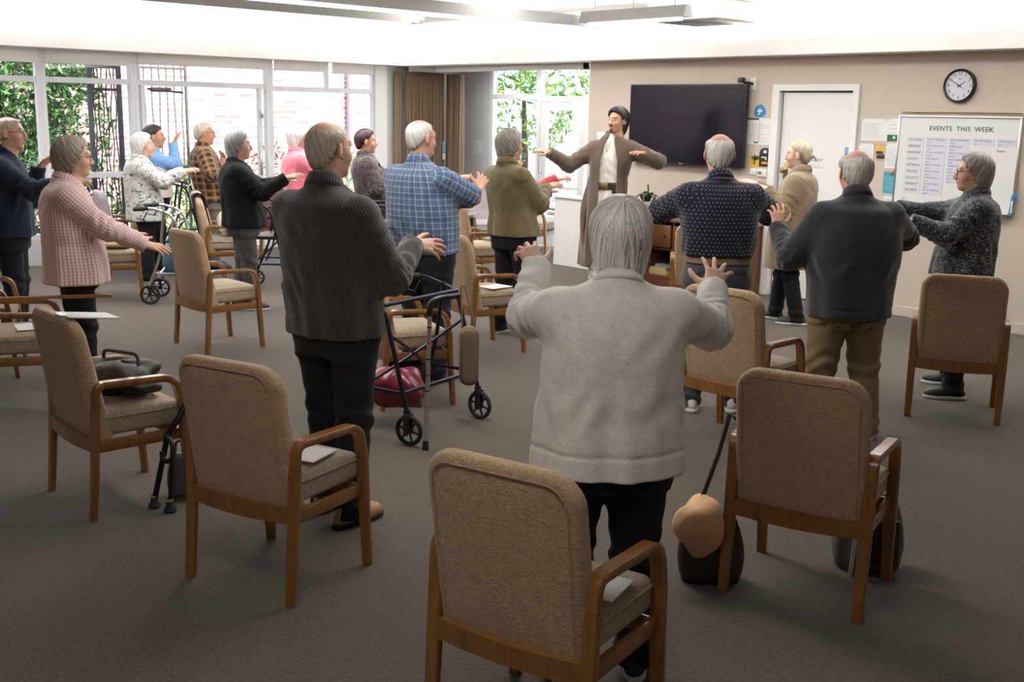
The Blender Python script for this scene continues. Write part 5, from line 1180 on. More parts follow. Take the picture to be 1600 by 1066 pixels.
def hair_mesh(style, bald=None, n=240, m=34, groove=.0010, jag=6., seed=0, tilt=25, T=None, vol=1., part=False, locks=170, lockw=.0062, lockh=.0022):
    earthin = {'short': .75, 'crop': .7, 'wavy': .2, 'bob': 0., 'layer': .1, 'mane': .5}[style]
    st = STY[style]; rs = np.random.RandomState(seed); th = np.linspace(-PI, PI, n, endpoint=False); ad = np.degrees(np.abs(th))
    e = np.radians(np.interp(ad, *zip(*st['e']))); s0 = np.radians(np.interp(ad, *zip(*BALD[bald]))); T = (T or st['T'])*vol
    def strands(freqs, amp=1.):
        o = np.zeros(n)
        for f in freqs: o += np.sin(f*th+rs.uniform(0, 2*PI))*rs.uniform(.5, 1)
        return o/len(freqs)**.5*amp
    e = e+np.radians(jag)*strands((23, 37, 51, 67))*np.clip((ad-60)/60, .15, 1); s0 = s0+(np.radians(4)*strands((13, 29, 41)) if bald else 0); s0 = np.minimum(s0, e-.02)
    t = math.radians(tilt); e3 = np.array([0, -math.sin(t), math.cos(t)]); e2 = np.array([0, math.cos(t), math.sin(t)]); e1 = np.array([1, 0, 0]); C = np.array([0, -.012, .03])
    rz_low = .225 if style == 'layer' else .19 if style in ('bob', 'layer', 'mane') else .145
    P = np.zeros((m, n, 3)); tint = np.zeros((m, n)); ph = rs.uniform(0, 6, 12)
    for i in range(m):
        q = i/(m-2) if i < m-1 else 1.; q = min(q, 1.); phi = s0+(e-s0)*q
        sw = th+.22*math.sin(2.2*q+ph[0])*(0 if part else 1)*.6
        nz = np.zeros(n)
        for k, f in enumerate((17, 29, 43, 61, 83, 109)): nz += np.sin(f*sw+ph[k]+1.6*np.sin(2*phi+ph[(k+3) % 12]+3*th))*(1, .9, .8, .8, .7, .6)[k]
        nz /= 2.0
        d = np.cos(phi)[:, None]*e3+np.sin(phi)[:, None]*(np.sin(th)[:, None]*e1+np.cos(th)[:, None]*e2)
        rz = np.where(d[:, 2] > 0, .083, rz_low); R = 1/np.sqrt((d[:, 0]/.0752)**2+(d[:, 1]/.0962)**2+(d[:, 2]/rz)**2)
        up = min(1., (q/.45))**.8 if bald else 1.; dn = min(1., (1-q)/.10+.25)**.7
        tt = T*up*dn*(1+.10*np.sin(3*th+ph[1])*np.sin(3*q+ph[2]))+groove*nz*up
        tt = tt*(1-earthin*np.exp(-((ad-92)/22)**2)*np.clip(q*1.6-.4, 0, 1))
        if bald: tt *= .75+.25*np.clip((np.degrees(phi)-40)/60, 0, 1)
        if i == m-1: tt = np.full(n, -.008)
        if i == 0 and bald: tt = np.full(n, -.004)
        tt = np.minimum(tt, np.where(bald is None, 1, np.maximum((e-s0)*.09, -.004)) if bald else 1)
        P[i] = C+d*(R+tt)[:, None]; tint[i] = np.clip(.5+.30*nz+.12*np.sin(5*th+ph[5])+.1*(.5-q), 0, 1)
    V = P.reshape(-1, 3); I = np.arange(m*n).reshape(m, n); Q = np.stack([I[:-1], np.roll(I[:-1], -1, 1), np.roll(I[1:], -1, 1), I[1:]], -1).reshape(-1, 4)
    # locks laid over the shell, each a thin tapering strip with a raised spine
    nl = locks
    if nl:
        r_ = 9; th0 = rs.uniform(-PI, PI, nl); adl = np.degrees(np.abs(th0)); eL = np.interp(th0, th, e, period=2*PI); sL = np.interp(th0, th, s0, period=2*PI)
        qa = rs.uniform(-.02, .62, nl)**1. ; qb = np.minimum(qa+rs.uniform(.35, .65, nl), rs.uniform(.9, 1.05, nl)); short = (eL-sL) > .25
        phA = sL+(eL-sL)*np.maximum(qa, .02); phB = sL+(eL-sL)*qb; wd_ = rs.uniform(.5, 1.2, nl)*lockw; dr = rs.normal(0, .10, nl); hgt = rs.uniform(.6, 1.5, nl)*lockh; ltint = np.clip(rs.normal(.52, .22, nl), .02, 1); bx_ = rs.uniform(-1, 1, nl)
        LP = np.zeros((nl, r_, 3, 3)); LT = np.zeros((nl, r_, 3))
        for i in range(r_):
            u = i/(r_-1); phi = phA+(phB-phA)*u; thc = th0+dr*u+.05*bx_*np.sin(u*5)+.22*.6*(np.sin(2.2*((phi-sL)/np.maximum(eL-sL, .05))+ph[0]))*(0 if part else 1)
            w = wd_*(math.sin(PI*min(1, .12+u*.95))**.7 if u < .97 else .05)
            for c, off in enumerate((-1, 0, 1)):
                sp2 = np.maximum(np.sin(phi), .12); tc = thc+off*w/(.085*sp2)
                d = np.cos(phi)[:, None]*e3+np.sin(phi)[:, None]*(np.sin(tc)[:, None]*e1+np.cos(tc)[:, None]*e2)
                rz = np.where(d[:, 2] > 0, .083, rz_low); R = 1/np.sqrt((d[:, 0]/.0752)**2+(d[:, 1]/.0962)**2+(d[:, 2]/rz)**2)
                q = np.clip((phi-sL)/np.maximum(eL-sL, .05), 0, 1.2); base = T*(np.clip(q/.45, .02, 1)**.8 if bald else 1.)*np.clip((1-q)/.10+.25, .05, 1)**.7
                sidek = 1-earthin*np.exp(-((np.degrees(np.abs(thc))-92)/22)**2)*np.clip(q*1.6-.4, 0, 1)
                if bald: base = np.minimum(base*(.75+.25*np.clip((np.degrees(phi)-40)/60, 0, 1)), np.maximum((eL-sL)*.09, .001))
                LP[:, i, c] = C+d*(R+base*sidek+(hgt*(np.clip(q/.35, .15, 1) if bald else 1) if off == 0 else -.0012))[:, None]; LT[:, i, c] = ltint+(.10 if off == 0 else -.12)
        LP = LP[short]; LT = LT[short]; k = len(LP); Iv = np.arange(k*r_*3).reshape(k, r_, 3)+len(V)
        LQ = np.stack([Iv[:, :-1, :-1], Iv[:, :-1, 1:], Iv[:, 1:, 1:], Iv[:, 1:, :-1]], -1).reshape(-1, 4)
        V = np.concatenate([V, LP.reshape(-1, 3)]); Q = np.concatenate([Q, LQ]); tint = np.concatenate([tint.ravel(), np.clip(LT.ravel(), 0, 1)])
    return V, Q[:, ::-1], tint.ravel()

def to_mesh(name, V, Q, mats, parent, attrs=None, fmat=None):
    me = bpy.data.meshes.new(name); me.vertices.add(len(V)); me.vertices.foreach_set('co', np.asarray(V, np.float32).ravel())
    me.loops.add(len(Q)*4); me.loops.foreach_set('vertex_index', np.asarray(Q, np.int32).ravel()); me.polygons.add(len(Q)); me.polygons.foreach_set('loop_start', np.arange(0, len(Q)*4, 4, dtype=np.int32))
    me.polygons.foreach_set('use_smooth', np.ones(len(Q), bool)); me.update(calc_edges=True); me.validate()
    for m_ in (mats if isinstance(mats, list) else [mats]): me.materials.append(m_)
    if fmat is not None: me.polygons.foreach_set('material_index', np.asarray(fmat, np.int32))
    for k, v in (attrs or {}).items():
        v = np.asarray(v, np.float32)
        if v.ndim == 1: a = me.attributes.new(k, 'FLOAT', 'POINT'); a.data.foreach_set('value', v)
        elif k == 'tone': a = me.attributes.new(k, 'FLOAT_COLOR', 'POINT'); a.data.foreach_set('color', np.concatenate([v, np.ones((len(v), 1), np.float32)], 1).ravel())
        else: a = me.attributes.new(k, 'FLOAT_VECTOR', 'POINT'); a.data.foreach_set('vector', v.ravel())
    o = bpy.data.objects.new(name, me); COL.objects.link(o); o.parent = parent; return o
def nrm(v): v = np.array(v, float); return v/max(np.linalg.norm(v), 1e-9)

def person(label, foot, top, a, arms, top_mat, bottom, shoe=('black', 'black'), hair=('silver', 'short', None), glasses=None, fem=False, tone=(.56, .33, .235), sw=.185, chest=(.185, .125), waist=(.18, .125), hip=(.185, .135), hem=.80, hemk=1., sleeve='long', collar='shirt', ease=1., stance=.11, stag=0., head_yaw=0., head_pitch=0., stoop=.045, lean=None,
           res=.009, beard=False, hair_kw=None, loose=.004, belt=None, coat=None, hands=(.25, .3), hem_band=0., arm_r=1., extra=None, leg_r=1., garment='shirt', trousers_name='trousers', height=None, wrinkle=1.5, pockets=None):
    p0 = floor_at(*foot); dep = depth_of(p0); H_ = height or at_depth(*top, dep).z; yaw = PHI-math.radians(a)
    root = thing('person', label, 'person', (p0.x, p0.y, 0), yaw, 'people exercising')
    Ri = np.array(Matrix.Rotation(-yaw, 3, 'Z')); toL = lambda p: Ri @ (np.array(p)-np.array([p0.x, p0.y, 0])); CR, CA, CU = Ri @ np.array(RIGHT), Ri @ np.array(AWAY), np.array([0, 0, 1.])
    cdir = lambda v: v[0]*CR+v[1]*CA+v[2]*CU
    hs = .97 if fem else 1.0
    ht = toL(at_depth(*top, dep)) if lean is None else np.array([lean[0], lean[1], H_])
    zH = H_-.113*hs
    fwd0 = np.array([0, stoop+.012]); CR2 = CR[:2]/np.linalg.norm(CR[:2]); shift = float(np.clip(ht[:2] @ CR2-fwd0 @ CR2, -.13, .13)); LX, LY = CR2*shift
    # ------- spine
    zs, zn = .800*H_, .842*H_
    def spine(z):
        t = np.clip((np.asarray(z, float)-.5*H_)/(.5*H_), 0, 1.2); return LX*t**1.1, LY*t**1.1+stoop*np.clip((np.asarray(z, float)-.80*H_)/(.15*H_), 0, 1.3)-.012*np.sin(np.clip(t*1.6, 0, PI))
    hc = np.array([LX, LY+fwd0[1], zH])
    # ------- arms
    armd = {}
    la, lf = .172*H_+.01, .150*H_
    for side, A in arms.items():
        s = -1 if side == 'L' else 1
        if A is None: continue
        sx, sy_ = spine(zs); S = np.array([sx+s*sw*.90, sy_-.005, zs-.010-.9*(.069*arm_r-.062)])
        Wt = toL(at_depth(A['w'][0], A['w'][1], dep+A['w'][2])) if 'w' in A else np.array(A['wl'])
        d = Wt-S; D = np.linalg.norm(d)
        if D > (la+lf)*.99: print('REACH', label[:40], side, round(D, 2), round(la+lf, 2))
        k = 1. if D <= (la+lf)*.985 else D/((la+lf)*.985)
        k = min(k, 1.16); D_ = min(D, (la+lf)*.985*k); Wt = S+d/max(D, 1e-6)*D_
        u = nrm(d); aa = la*k; bb = lf*k; c_ = np.clip((aa*aa+D_*D_-bb*bb)/(2*aa*D_), -1, 1); hint = cdir(A.get('e', (s*.6, 0, -1))); hint = nrm(hint-u*(hint@u)); E = S+u*aa*c_+hint*aa*math.sqrt(max(0, 1-c_*c_))
        fd = nrm(cdir(A['f'])) if 'f' in A else nrm(Wt-E); bn = cdir(A['n']); bn = nrm(bn-fd*(bn@fd)); armd[side] = (S, E, Wt, fd, bn, A, s)
    # ------- body: head, hands and the figure under the clothes
    Vs, Qs, Cs = [], [], []; off = 0
    def put(V, Q, C):
        nonlocal off
        Vs.append(V); Qs.append(Q+off); Cs.append(C); off += len(V)
    V, Q = head_mesh(fem, beard); C = head_tone(V, tone, beard=beard)
    Rh = np.array(Matrix.Rotation(math.radians(-head_yaw), 3, 'Z') @ Matrix.Rotation(math.radians(-head_pitch), 3, 'X'))
    headT = lambda P: (np.asarray(P)*hs) @ Rh.T+hc
    put(headT(V), Q, C)
    for side, (S, E, Wt, fd, bn, A, s) in armd.items():
        cu, sp_ = A.get('c', hands); V, Q = hand_mesh(cu, sp_, A.get('t', .6)); V = V*np.array([s, 1, 1])*(.93 if fem else 1.)
        X = np.cross(fd, bn); Rm = np.stack([X, fd, bn], 1); V2 = V @ Rm.T+Wt
        q = np.clip(-V[:, 1:2]/.10, 0, 1); V2 = V2+q*(( Wt+nrm(E-Wt)*(-V[:, 1:2]))+0-(Wt+(-fd)*(-V[:, 1:2])))*(V[:, 1:2] < 0)
        red = np.clip((V[:, 1]-.06)/.1, 0, 1); Ct = np.array(tone)*(1-.12*red[:, None]*np.array([.2, 1, 1])); put(V2, Q if s > 0 else Q[:, ::-1], Ct)
    F = Fld((-.75, -.75, .02), (.75, .85, H_), .018); zz = [.46*H_, .55*H_, .64*H_, .74*H_, zs-.01, zn, zn+.03]
    sp = [spine(z) for z in zz]; F.add(loft([(z, r1-.03, r2-.03, c[0], c[1]) for z, (r1, r2), c in zip(zz, ((hip[0], hip[1]), hip, waist, chest, (sw*.85, .10), (.08, .08), (.07, .07)), sp)]), 0)
    for side, (S, E, Wt, fd, bn, A, s) in armd.items():
        F.add(rc(S, E, .045, .040), .02); 
        F.add(rc(E, Wt, .041, .0285), .02) if sleeve != 'long' else F.add(rc(E, E*.3+Wt*.7, .034, .027), .02)
    hipz = .50*H_
    feet = {}
    for s in (-1, 1):
        ft = np.array([s*stance, s*stag, 0]); feet[s] = ft; F.add(rc((s*.08, 0, hipz), (s*(.5*stance+.04), s*stag*.5, .28*H_), .07, .045), .03).add(rc((s*(.5*stance+.04), s*stag*.5, .28*H_), ft+[0, 0, .08], .045, .035), .03)
    V, Q = F.mesh(); put(V, Q, np.tile(np.array(tone), (len(V), 1)))
    body = to_mesh('body', np.concatenate(Vs), np.concatenate(Qs), M['skin'], root, {'tone': np.concatenate(Cs)})
    # ------- hair
    hk = dict(hair_kw or {}); 
    if hair:
        V, Q, ti = hair_mesh(hair[1], hair[2], n=hk.pop('n', 220), **hk); to_mesh('hair', headT(V), Q, HM[hair[0]], root, {'tint': ti})
    if glasses:
        g = MB(); gm = []
        for s in (-1, 1):
            ring = [headT((s*.032+.025*math.cos(q), .098-.12*max(0, abs(s*.032+.025*math.cos(q))-.03), .002+.019*math.sin(q))) for q in [2*PI*k/20 for k in range(20)]]; g.tube(ring, .0017, 6, True)
            g.tube([headT((s*.057, .095, .008)), headT((s*.077, .06, .010)), headT((s*.080, .0, .010)), headT((s*.079, -.018, -.006))], .0017, 6)
        g.tube([headT((-.008, .1, .006)), headT((0, .103, .009)), headT((.008, .1, .006))], .0017, 6); g.build('spectacles', M['chrome'] if glasses == 'thin' else M['black'], root)
    # ------- trousers
    F = Fld((-.42, -.32, .02), (.42, .36, .66*H_), res); bz = max(.575*H_, hem*H_*1.0-.02 if hem < .58 else .60*H_); bz = .61*H_
    kn = .275*H_; hx_, hy_ = hip[0]-.012, hip[1]-.012
    seatw = lambda x, y, Z, rx, ry: -.007*np.exp(-((np.abs(x)-.075)/.06)**2)*np.exp(-((Z-.50*H_)/.07)**2)*(y < 0)
    tsec = [(.432*H_, hx_*.90, hy_*.88, 0, -.004), (.50*H_, hx_, hy_, 0, -.004), (.55*H_, hx_*.99, hy_, spine(.55*H_)[0], -.002), (bz, waist[0]*.97, waist[1]*.97, *spine(bz))]
    F.add(loft(tsec, 2.3, seatw), 0)
    for s in (-1, 1):
        ft = feet[s]; K_ = np.array([s*(.45*stance+.05), s*stag*.5+.012, kn]); hipj = np.array([s*hx_*.49, -.004, .475*H_]); an = ft+np.array([0, -.012, .045])
        F.add(rc(hipj, K_, hx_*.50*leg_r, .070*leg_r), .045).add(rc(K_, an, .068*leg_r, .062*leg_r), .03)
    F.every(lambda f, X, Y, Z: np.maximum(f+wrinkle*(.0035*np.sin(70*Z+5*np.sin(14*X)+4*np.sin(9*Y))*np.exp(-((Z-kn)/.10)**2)+.004*np.sin(80*Z+4*np.sin(17*X+1))*np.exp(-((Z-.09)/.07)**2)+.003*np.sin(38*Z+22*np.abs(X)+6*Y)*np.exp(-((Z-.43*H_)/.05)**2)), .035-Z))
    V, Q = F.mesh(); pat = np.stack([V[:, 0], V[:, 2], V[:, 1]], 1); trs = to_mesh(trousers_name, V, Q, T_[bottom], root, {'pat': pat})
    if pockets:
        tz_ = np.array(tsec, float); zp_ = (hem*H_ if hem < 1.2 else at_depth(top[0], hem, dep-hip[1]*.9).z)-pockets
        for s in (-1, 1):
            x = s*.088; rx, ry, cx, cy = (float(hermite(tz_[:, 0], tz_[:, k], np.array([zp_]))[0]) for k in (1, 2, 3, 4)); yy = cy-ry*max(.05, 1-abs((x-cx)/rx)**2.3)**(1/2.3); rot = Matrix.Rotation(s*.30, 3, 'Z') @ Matrix.Rotation(.05, 3, 'X')
            fl_ = MB().box((x, yy-.003, zp_), (.115, .010, .040), .004, rot=rot).build('pocket_flap', T_[bottom], trs); MB().ball((x, yy-.010, zp_-.006), (.007, .004, .007), 10, 6).build('button', M['leather'], fl_)
    # ------- shoes
    for s in (-1, 1):
        ft = feet[s]; dr = nrm([s*.16, 1, 0]); X = np.array([dr[1], -dr[0], 0]); Rm = np.stack([X, dr, [0, 0, 1]], 1)
        k_ = ('shoe', shoe[1] == 'tan')
        if k_ not in _cache:
            F = Fld((-.065, -.12, -.005), (.065, .20, .12), .005); F.add(el((0, .09, .028), (.046, .088, .044)), 0).add(el((0, -.035, .035), (.036, .062, .052)), .03).add(rc((0, -.03, .06), (0, -.035, .10), .036, .036), .03).add(rc((0, .02, .06), (0, .06, .045), .03, .03), .02); F.every(lambda f, X, Y, Z: np.maximum(f, .016-Z)); up_ = F.mesh()
            F = Fld((-.07, -.125, -.006), (.07, .205, .05), .005); F.add(el((0, .085, .012), (.051, .097, .05)), 0).add(el((0, -.035, .012), (.041, .070, .05)), .03); F.every(lambda f, X, Y, Z: np.maximum(np.maximum(f, Z-.024), .0012-Z)); _cache[k_] = (up_, F.mesh())
        (V, Q), (V2, Q2) = _cache[k_]; sc = .93 if fem else 1.
        so = to_mesh('shoe', (V*sc) @ Rm.T+ft, Q, SH[shoe[0]], root); to_mesh('sole', (V2*sc) @ Rm.T+ft, Q2, SOLE[shoe[1]], so)
    # ------- upper garment
    zhem = hem*H_ if hem < 1.2 else at_depth(top[0], hem, dep-hip[1]*.9).z
    F = Fld((-.80, -.75, zhem-.03), (.80, .95, zn+.14), res); e_ = .012*ease
    rows = [(zhem, hip[0]*hemk+e_, hip[1]*hemk+e_*.6)]
    for z, r in ((.53*H_, hip), (.62*H_, waist), (.72*H_, chest), (.775*H_, (sw*1.0, chest[1]*.94)), (.808*H_, (sw*.89, chest[1]*.78)), (.828*H_, (sw*.66, .090)), (.842*H_, (.090, .076)), (.855*H_, (.060, .060))):
        if z > zhem+.04: rows.append((z, r[0]+e_*(1 if z < .76*H_ else .4), r[1]+e_*(1 if z < .76*H_ else .4)))
    if zhem < .50*H_: rows[0] = (zhem, hip[0]*hemk+e_, hip[1]*hemk+e_)
    sec = [(z, r1, r2, *[float(v) for v in spine(z)]) for z, r1, r2 in rows]
    ph = np.random.RandomState(int(foot[0])).uniform(0, 6, 8)
    def wob(x, y, Z, rx, ry):
        an = np.arctan2(x, y); lowr = np.clip((.74*H_-Z)/(.3*H_), 0, 1)
        o = loose*lowr*(np.sin(7*an+ph[0]+3*Z)+.6*np.sin(12*an+ph[1]-5*Z)); o = o+wrinkle*.0028*np.sin(34*Z+4*np.sin(2*an+ph[2])+2*np.sin(5*an+ph[3]))*np.exp(-((Z-.61*H_)/.07)**2); o = o+wrinkle*.0022*np.sin(30*Z-9*np.abs(x)*6+ph[4])*np.exp(-((Z-.74*H_)/.05)**2)
        if hem_band: o = o+.005*np.exp(-((Z-zhem-hem_band)/.006)**2)
        return o
    F.add(loft(sec, 2.35, wob), 0)
    ends = []
    for side, (S, E, Wt, fd, bn, A, s) in armd.items():
        fr = E-S; r0, r1, r2 = .069*arm_r, .060*arm_r, .046*arm_r
        def armfn(A_, B_, ra, rb, sgn, ph_):
            fn, lo, hi = rc(A_, B_, ra, rb); A_ = np.array(A_); ba = np.array(B_)-A_; L = np.linalg.norm(ba); ba = ba/L
            def f2(X, Y, Z):
                t = (X-A_[0])*ba[0]+(Y-A_[1])*ba[1]+(Z-A_[2])*ba[2]; w = np.exp(-(((t-L) if sgn > 0 else t)/.09)**2)
                return fn(X, Y, Z)+wrinkle*.0045*w*np.sin(t*115+ph_+2.2*np.sin(38*X+ph_)+2.2*np.sin(33*Z+20*Y))+wrinkle*.0018*np.sin(t*60+3*np.sin(25*X+20*Z+ph_))
            return f2, lo, hi
        if sleeve == 'long':
            F.add(armfn(S, E, r0, r1, 1, ph[5]), .055); W2 = Wt+nrm(Wt-E)*.010; F.add(armfn(E, W2, r1, r2, -1, ph[6]), .03)
            dirn = nrm(Wt-E); ends.append((W2, dirn, r2+.004)); 
        else:
            k = sleeve; W2 = S+(E-S)*k; F.add(armfn(S, W2, r0*1.02, r1*1.12, 1, ph[5]), .055); ends.append((W2, nrm(E-S), r1*1.12))
    for W2, dn, r in ends:
        # square cuff end, slightly hollow
        c_ = W2-dn*.0; hsf = halfspace(c_, dn); fn = hsf[0]
        q = F.sl(c_-.12, c_+.12); X, Y, Z = F.grid(q); dd_ = np.sqrt((X-c_[0])**2+(Y-c_[1])**2+(Z-c_[2])**2); dpl = -fn(X, Y, Z)
        F.f[q] = np.where((dd_ < r+.035), np.maximum(F.f[q], dpl), F.f[q])
        pass
        if sleeve == 'long':   # turned band at the cuff
            pass
    # collar
    nx, ny = [float(v) for v in spine(zn)]; cb = np.array([nx, ny-.008, zn-.01]); ct = np.array([hc[0]*.6+nx*.4, hc[1]-.030, zn+.06])
    if collar in ('shirt', 'stand', 'rib', 'coat'):
        hgt = {'shirt': .046, 'stand': .052, 'rib': .024, 'coat': .045}[collar]; rb_ = {'shirt': .068, 'stand': .071, 'rib': .067, 'coat': .078}[collar]
        dn = nrm(ct-cb); F.add(rc(cb, cb+dn*hgt, rb_+.006, rb_-.008), .018); tp = cb+dn*(hgt+.012); hp = halfspace(tp, nrm(dn+np.array([0, .38, 0])))[0]; F.sub(((lambda X, Y, Z: np.maximum(hp(X, Y, Z), np.sqrt((X-cb[0])**2+(Y-cb[1])**2)-.135)), cb-.14, cb+.30), .004); F.sub(rc(tp-dn*.02, tp+dn*.05, rb_-.018, rb_-.012), .004)
        if collar in ('shirt', 'coat'): F.add(((lambda fn: (lambda X, Y, Z: np.maximum(fn(X, Y, Z), np.abs(Z-(cb[2]+.010+.10*(cb[1]-Y)))-.012)))(rc(cb-dn*.02, cb+dn*.03, rb_+.016, rb_+.006)[0]), cb-.11, cb+.11), .005)
    if coat: coat(F, dict(H=H_, spine=spine, zhem=zhem, sec=sec, arm=armd))
    F.every(lambda f, X, Y, Z: np.maximum(f, zhem+(hemk > 9)*0-Z))
    V, Q = F.mesh()
    # pattern coordinates: around and up the trunk, around and along the sleeves
    sx_, sy2 = spine(V[:, 2]); an = np.arctan2(V[:, 0]-sx_, -(V[:, 1]-sy2)); pat = np.stack([an*.165, V[:, 2], np.zeros(len(V))], 1); trunk = loft(sec, 2.35)[0]
    zc = np.clip(V[:, 2], sec[0][0], sec[-1][0]); Sx = np.array(sec); rx = np.maximum(hermite(Sx[:, 0], Sx[:, 1], zc), .02); ry = np.maximum(hermite(Sx[:, 0], Sx[:, 2], zc), .02)
    dt = (np.sqrt(((V[:, 0]-sx_)/rx)**2+((V[:, 1]-sy2)/ry)**2)-1)*np.minimum(rx, ry)
    for side, (S, E, Wt, fd, bn, A, s) in armd.items():
        best = np.full(len(V), 9.); pu = np.zeros(len(V)); pv = np.zeros(len(V)); l0 = 0
        for A_, B_, ra, rb in ((S, E, .069*arm_r, .06*arm_r), (E, Wt, .06*arm_r, .046*arm_r)):
            ba = B_-A_; L = np.linalg.norm(ba); ba = ba/max(L, 1e-6); rel = V-A_; tu = rel @ ba; t = np.clip(tu, 0, L); pr_ = rel-t[:, None]*ba; d = np.linalg.norm(pr_, axis=1)-(ra+(rb-ra)*t/max(L, 1e-6))
            x1 = nrm(np.cross(ba, [.3, .2, 1])); x2 = np.cross(ba, x1); ang = np.arctan2(pr_ @ x2, pr_ @ x1); m_ = d < best; best = np.where(m_, d, best); pu = np.where(m_, ang*.062+3+s, pu); pv = np.where(m_, l0+np.minimum(tu, L)+1., pv); l0 += L
        m_ = (best < dt-.004) & (np.abs(V[:, 0]-spine(zs)[0]) > sw*.80); pat[m_] = np.stack([pu, pv, np.zeros(len(V))], 1)[m_]
    sh_ = to_mesh(garment, V, Q, K[top_mat] if isinstance(top_mat, str) else top_mat, root, {'pat': pat})
    if collar in ('shirt', 'stand', 'rib', 'coat'):
        V_ = []; n_ = 48; x1 = nrm(np.cross([0, 1, 0], dn)); y1 = np.cross(dn, x1); c0 = cb+dn*.006; Pt = []
        for r, z in ((rb_+.004, -.004), (rb_+.013, .000), (rb_+.011, hgt*.35), (rb_+.004, hgt*.8), (rb_-.001, hgt+.006), (rb_-.007, hgt+.004), (rb_-.005, .0)):
            for k in range(n_):
                q = 2*PI*k/n_; fr_ = -.022*max(0, math.cos(q))*(z/hgt if z > 0 else 0); V_.append(c0+x1*(r*math.sin(q))+y1*(r*1.04*math.cos(q))+dn*(z+fr_)); Pt.append((q*rb_+.01, zn+z, 0))
        I_ = np.arange(7*n_).reshape(7, n_); Q_ = np.stack([I_[:-1], np.roll(I_[:-1], -1, 1), np.roll(I_[1:], -1, 1), I_[1:]], -1).reshape(-1, 4)
        to_mesh('collar', np.array(V_), Q_[:, ::-1], K[top_mat] if isinstance(top_mat, str) else top_mat, sh_, {'pat': np.array(Pt)})
    if belt:
        z = belt[1]*H_ if belt[1] < 2 else at_depth(top[0], belt[1], dep-.14).z; c = spine(z); tz_ = np.array(tsec, float); brx, bry, bcx, bcy = (float(hermite(tz_[:, 0], tz_[:, k], np.array([z]))[0]) for k in (1, 2, 3, 4)); m = MB(); pts = [(bcx+(brx+.003)*math.copysign(abs(math.sin(q))**.87, math.sin(q)), bcy+(bry+.003)*math.copysign(abs(math.cos(q))**.87, math.cos(q)), z) for q in [2*PI*k/48 for k in range(48)]]
        m.sweep(pts, [(.003, .017), (-.003, .017), (-.003, -.017), (.003, -.017)], True, up=(0, 0, 1)); m.sweep
        m.build('belt', belt[0], root, angle=30)
    ctx = dict(root=root, spine=spine, hc=hc, headT=headT, H=H_, waist=waist, hip=hip, chest=chest, arms=armd, toL=toL, dep=dep, sec=sec, zn=zn, res=res)
    if extra: extra(ctx)
    return root
# ================================================================ the people
G = 'person'
def hnd(px, py, dd, f, n, e, c=.25, sp=.35, t=.6): return dict(w=(px, py, dd), f=f, n=n, e=e, c=(c, sp), t=t)
def hid(x, y, z, e, f=(0, 1, .2), n=(0, -.2, 1)): return dict(wl=(x, y, z), f=f, n=n, e=e)
FAIR, PALE, TAN_, OLIVE = (.60, .37, .27), (.66, .43, .33), (.46, .26, .165), (.50, .29, .19)

person('woman in a grey heather cardigan, seen from behind with both hands raised', (934, 1052), (974, 318), -2,
  dict(L=hnd(838, 418, .40, (-.35, .62, .62), (.1, -.75, .6), (-.45, 0, -.9), .45, .9, .9), R=hnd(1113, 454, .40, (.25, .66, .66), (-.05, -.85, .5), (.55, 0, -.9), .18, 1.0, .9)),
  'lady', 'black', ('black', 'white'), ('silver', 'layer', None), None, True, PALE, sw=.192, chest=(.198, .150), waist=(.205, .155), hip=(.212, .165), hem=752, hemk=1.03, collar='rib', stance=.12, stag=.02, res=.0065, stoop=.05, loose=.007, hem_band=.075, arm_r=1.06, garment='cardigan', hair_kw=dict(n=480, m=52, groove=.0011, jag=7, seed=3, part=True, locks=620, lockw=.0050), leg_r=1.05)
person('tall man in a charcoal ribbed cardigan reaching one hand out', (530, 806), (510, 190), 30,
  dict(L=hid(-.10, .40, 1.12, (-.3, 0, -1)), R=hnd(645, 384, .16, (.9, .38, -.05), (.0, -.72, .7), (.2, -.35, -.9), .22, .7, .8)),
  'card', 'charcoal', ('tan', 'black'), ('thin', 'short', 'top'), 'thin', False, FAIR, sw=.205, chest=(.205, .150), waist=(.205, .155), hip=(.20, .155), hem=530, hemk=1.0, collar='stand', stance=.105, stag=-.05, res=.0075, stoop=.05, hem_band=.085, arm_r=1.12, garment='cardigan', head_yaw=8, hair_kw=dict(n=320, m=40, groove=.0006, seed=5, locks=420, lockw=.0035, lockh=.0007, T=.0055, jag=5), leg_r=1.1, loose=.006)
person('large man in a blue check short sleeved shirt', (664, 594), (657, 188), 36,
  dict(L=hid(-.02, .42, 1.30, (-.3, 0, -1)), R=hnd(750, 292, .30, (.2, .75, .6), (.3, -.75, .5), (.75, -.2, -.75), .3, .6)),
  'plaid', 'jean', ('taupe', 'tan'), ('white', 'crop', 'thin'), 'dark', False, (.64, .36, .27), sw=.215, chest=(.222, .170), waist=(.228, .185), hip=(.212, .165), hem=398, hemk=1.0, sleeve=.92, collar='shirt', stance=.10, res=.0085, arm_r=1.2, head_yaw=10, hair_kw=dict(seed=6, locks=300, lockw=.0035, lockh=.0005, groove=.0004, T=.0045), leg_r=1.15, loose=.006)
person('grey haired person in an olive jacket with black trousers', (800, 522), (798, 205), 52,
  dict(L=hid(-.06, .40, 1.13, (-.3, 0, -1)), R=hnd(852, 293, .18, (.85, .3, .25), (0, -.35, .9), (.3, -.2, -.9), .2, .4)),
  'olive', 'black', ('charcoal', 'white'), ('grey', 'bob', None), 'dark', True, FAIR, sw=.19, chest=(.20, .150), waist=(.185, .145), hip=(.212, .17), hem=370, hemk=1.04, collar='coat', stance=.10, stag=.05, res=.0085, arm_r=1.15, garment='jacket', hair_kw=dict(seed=7), loose=.008, head_yaw=5)

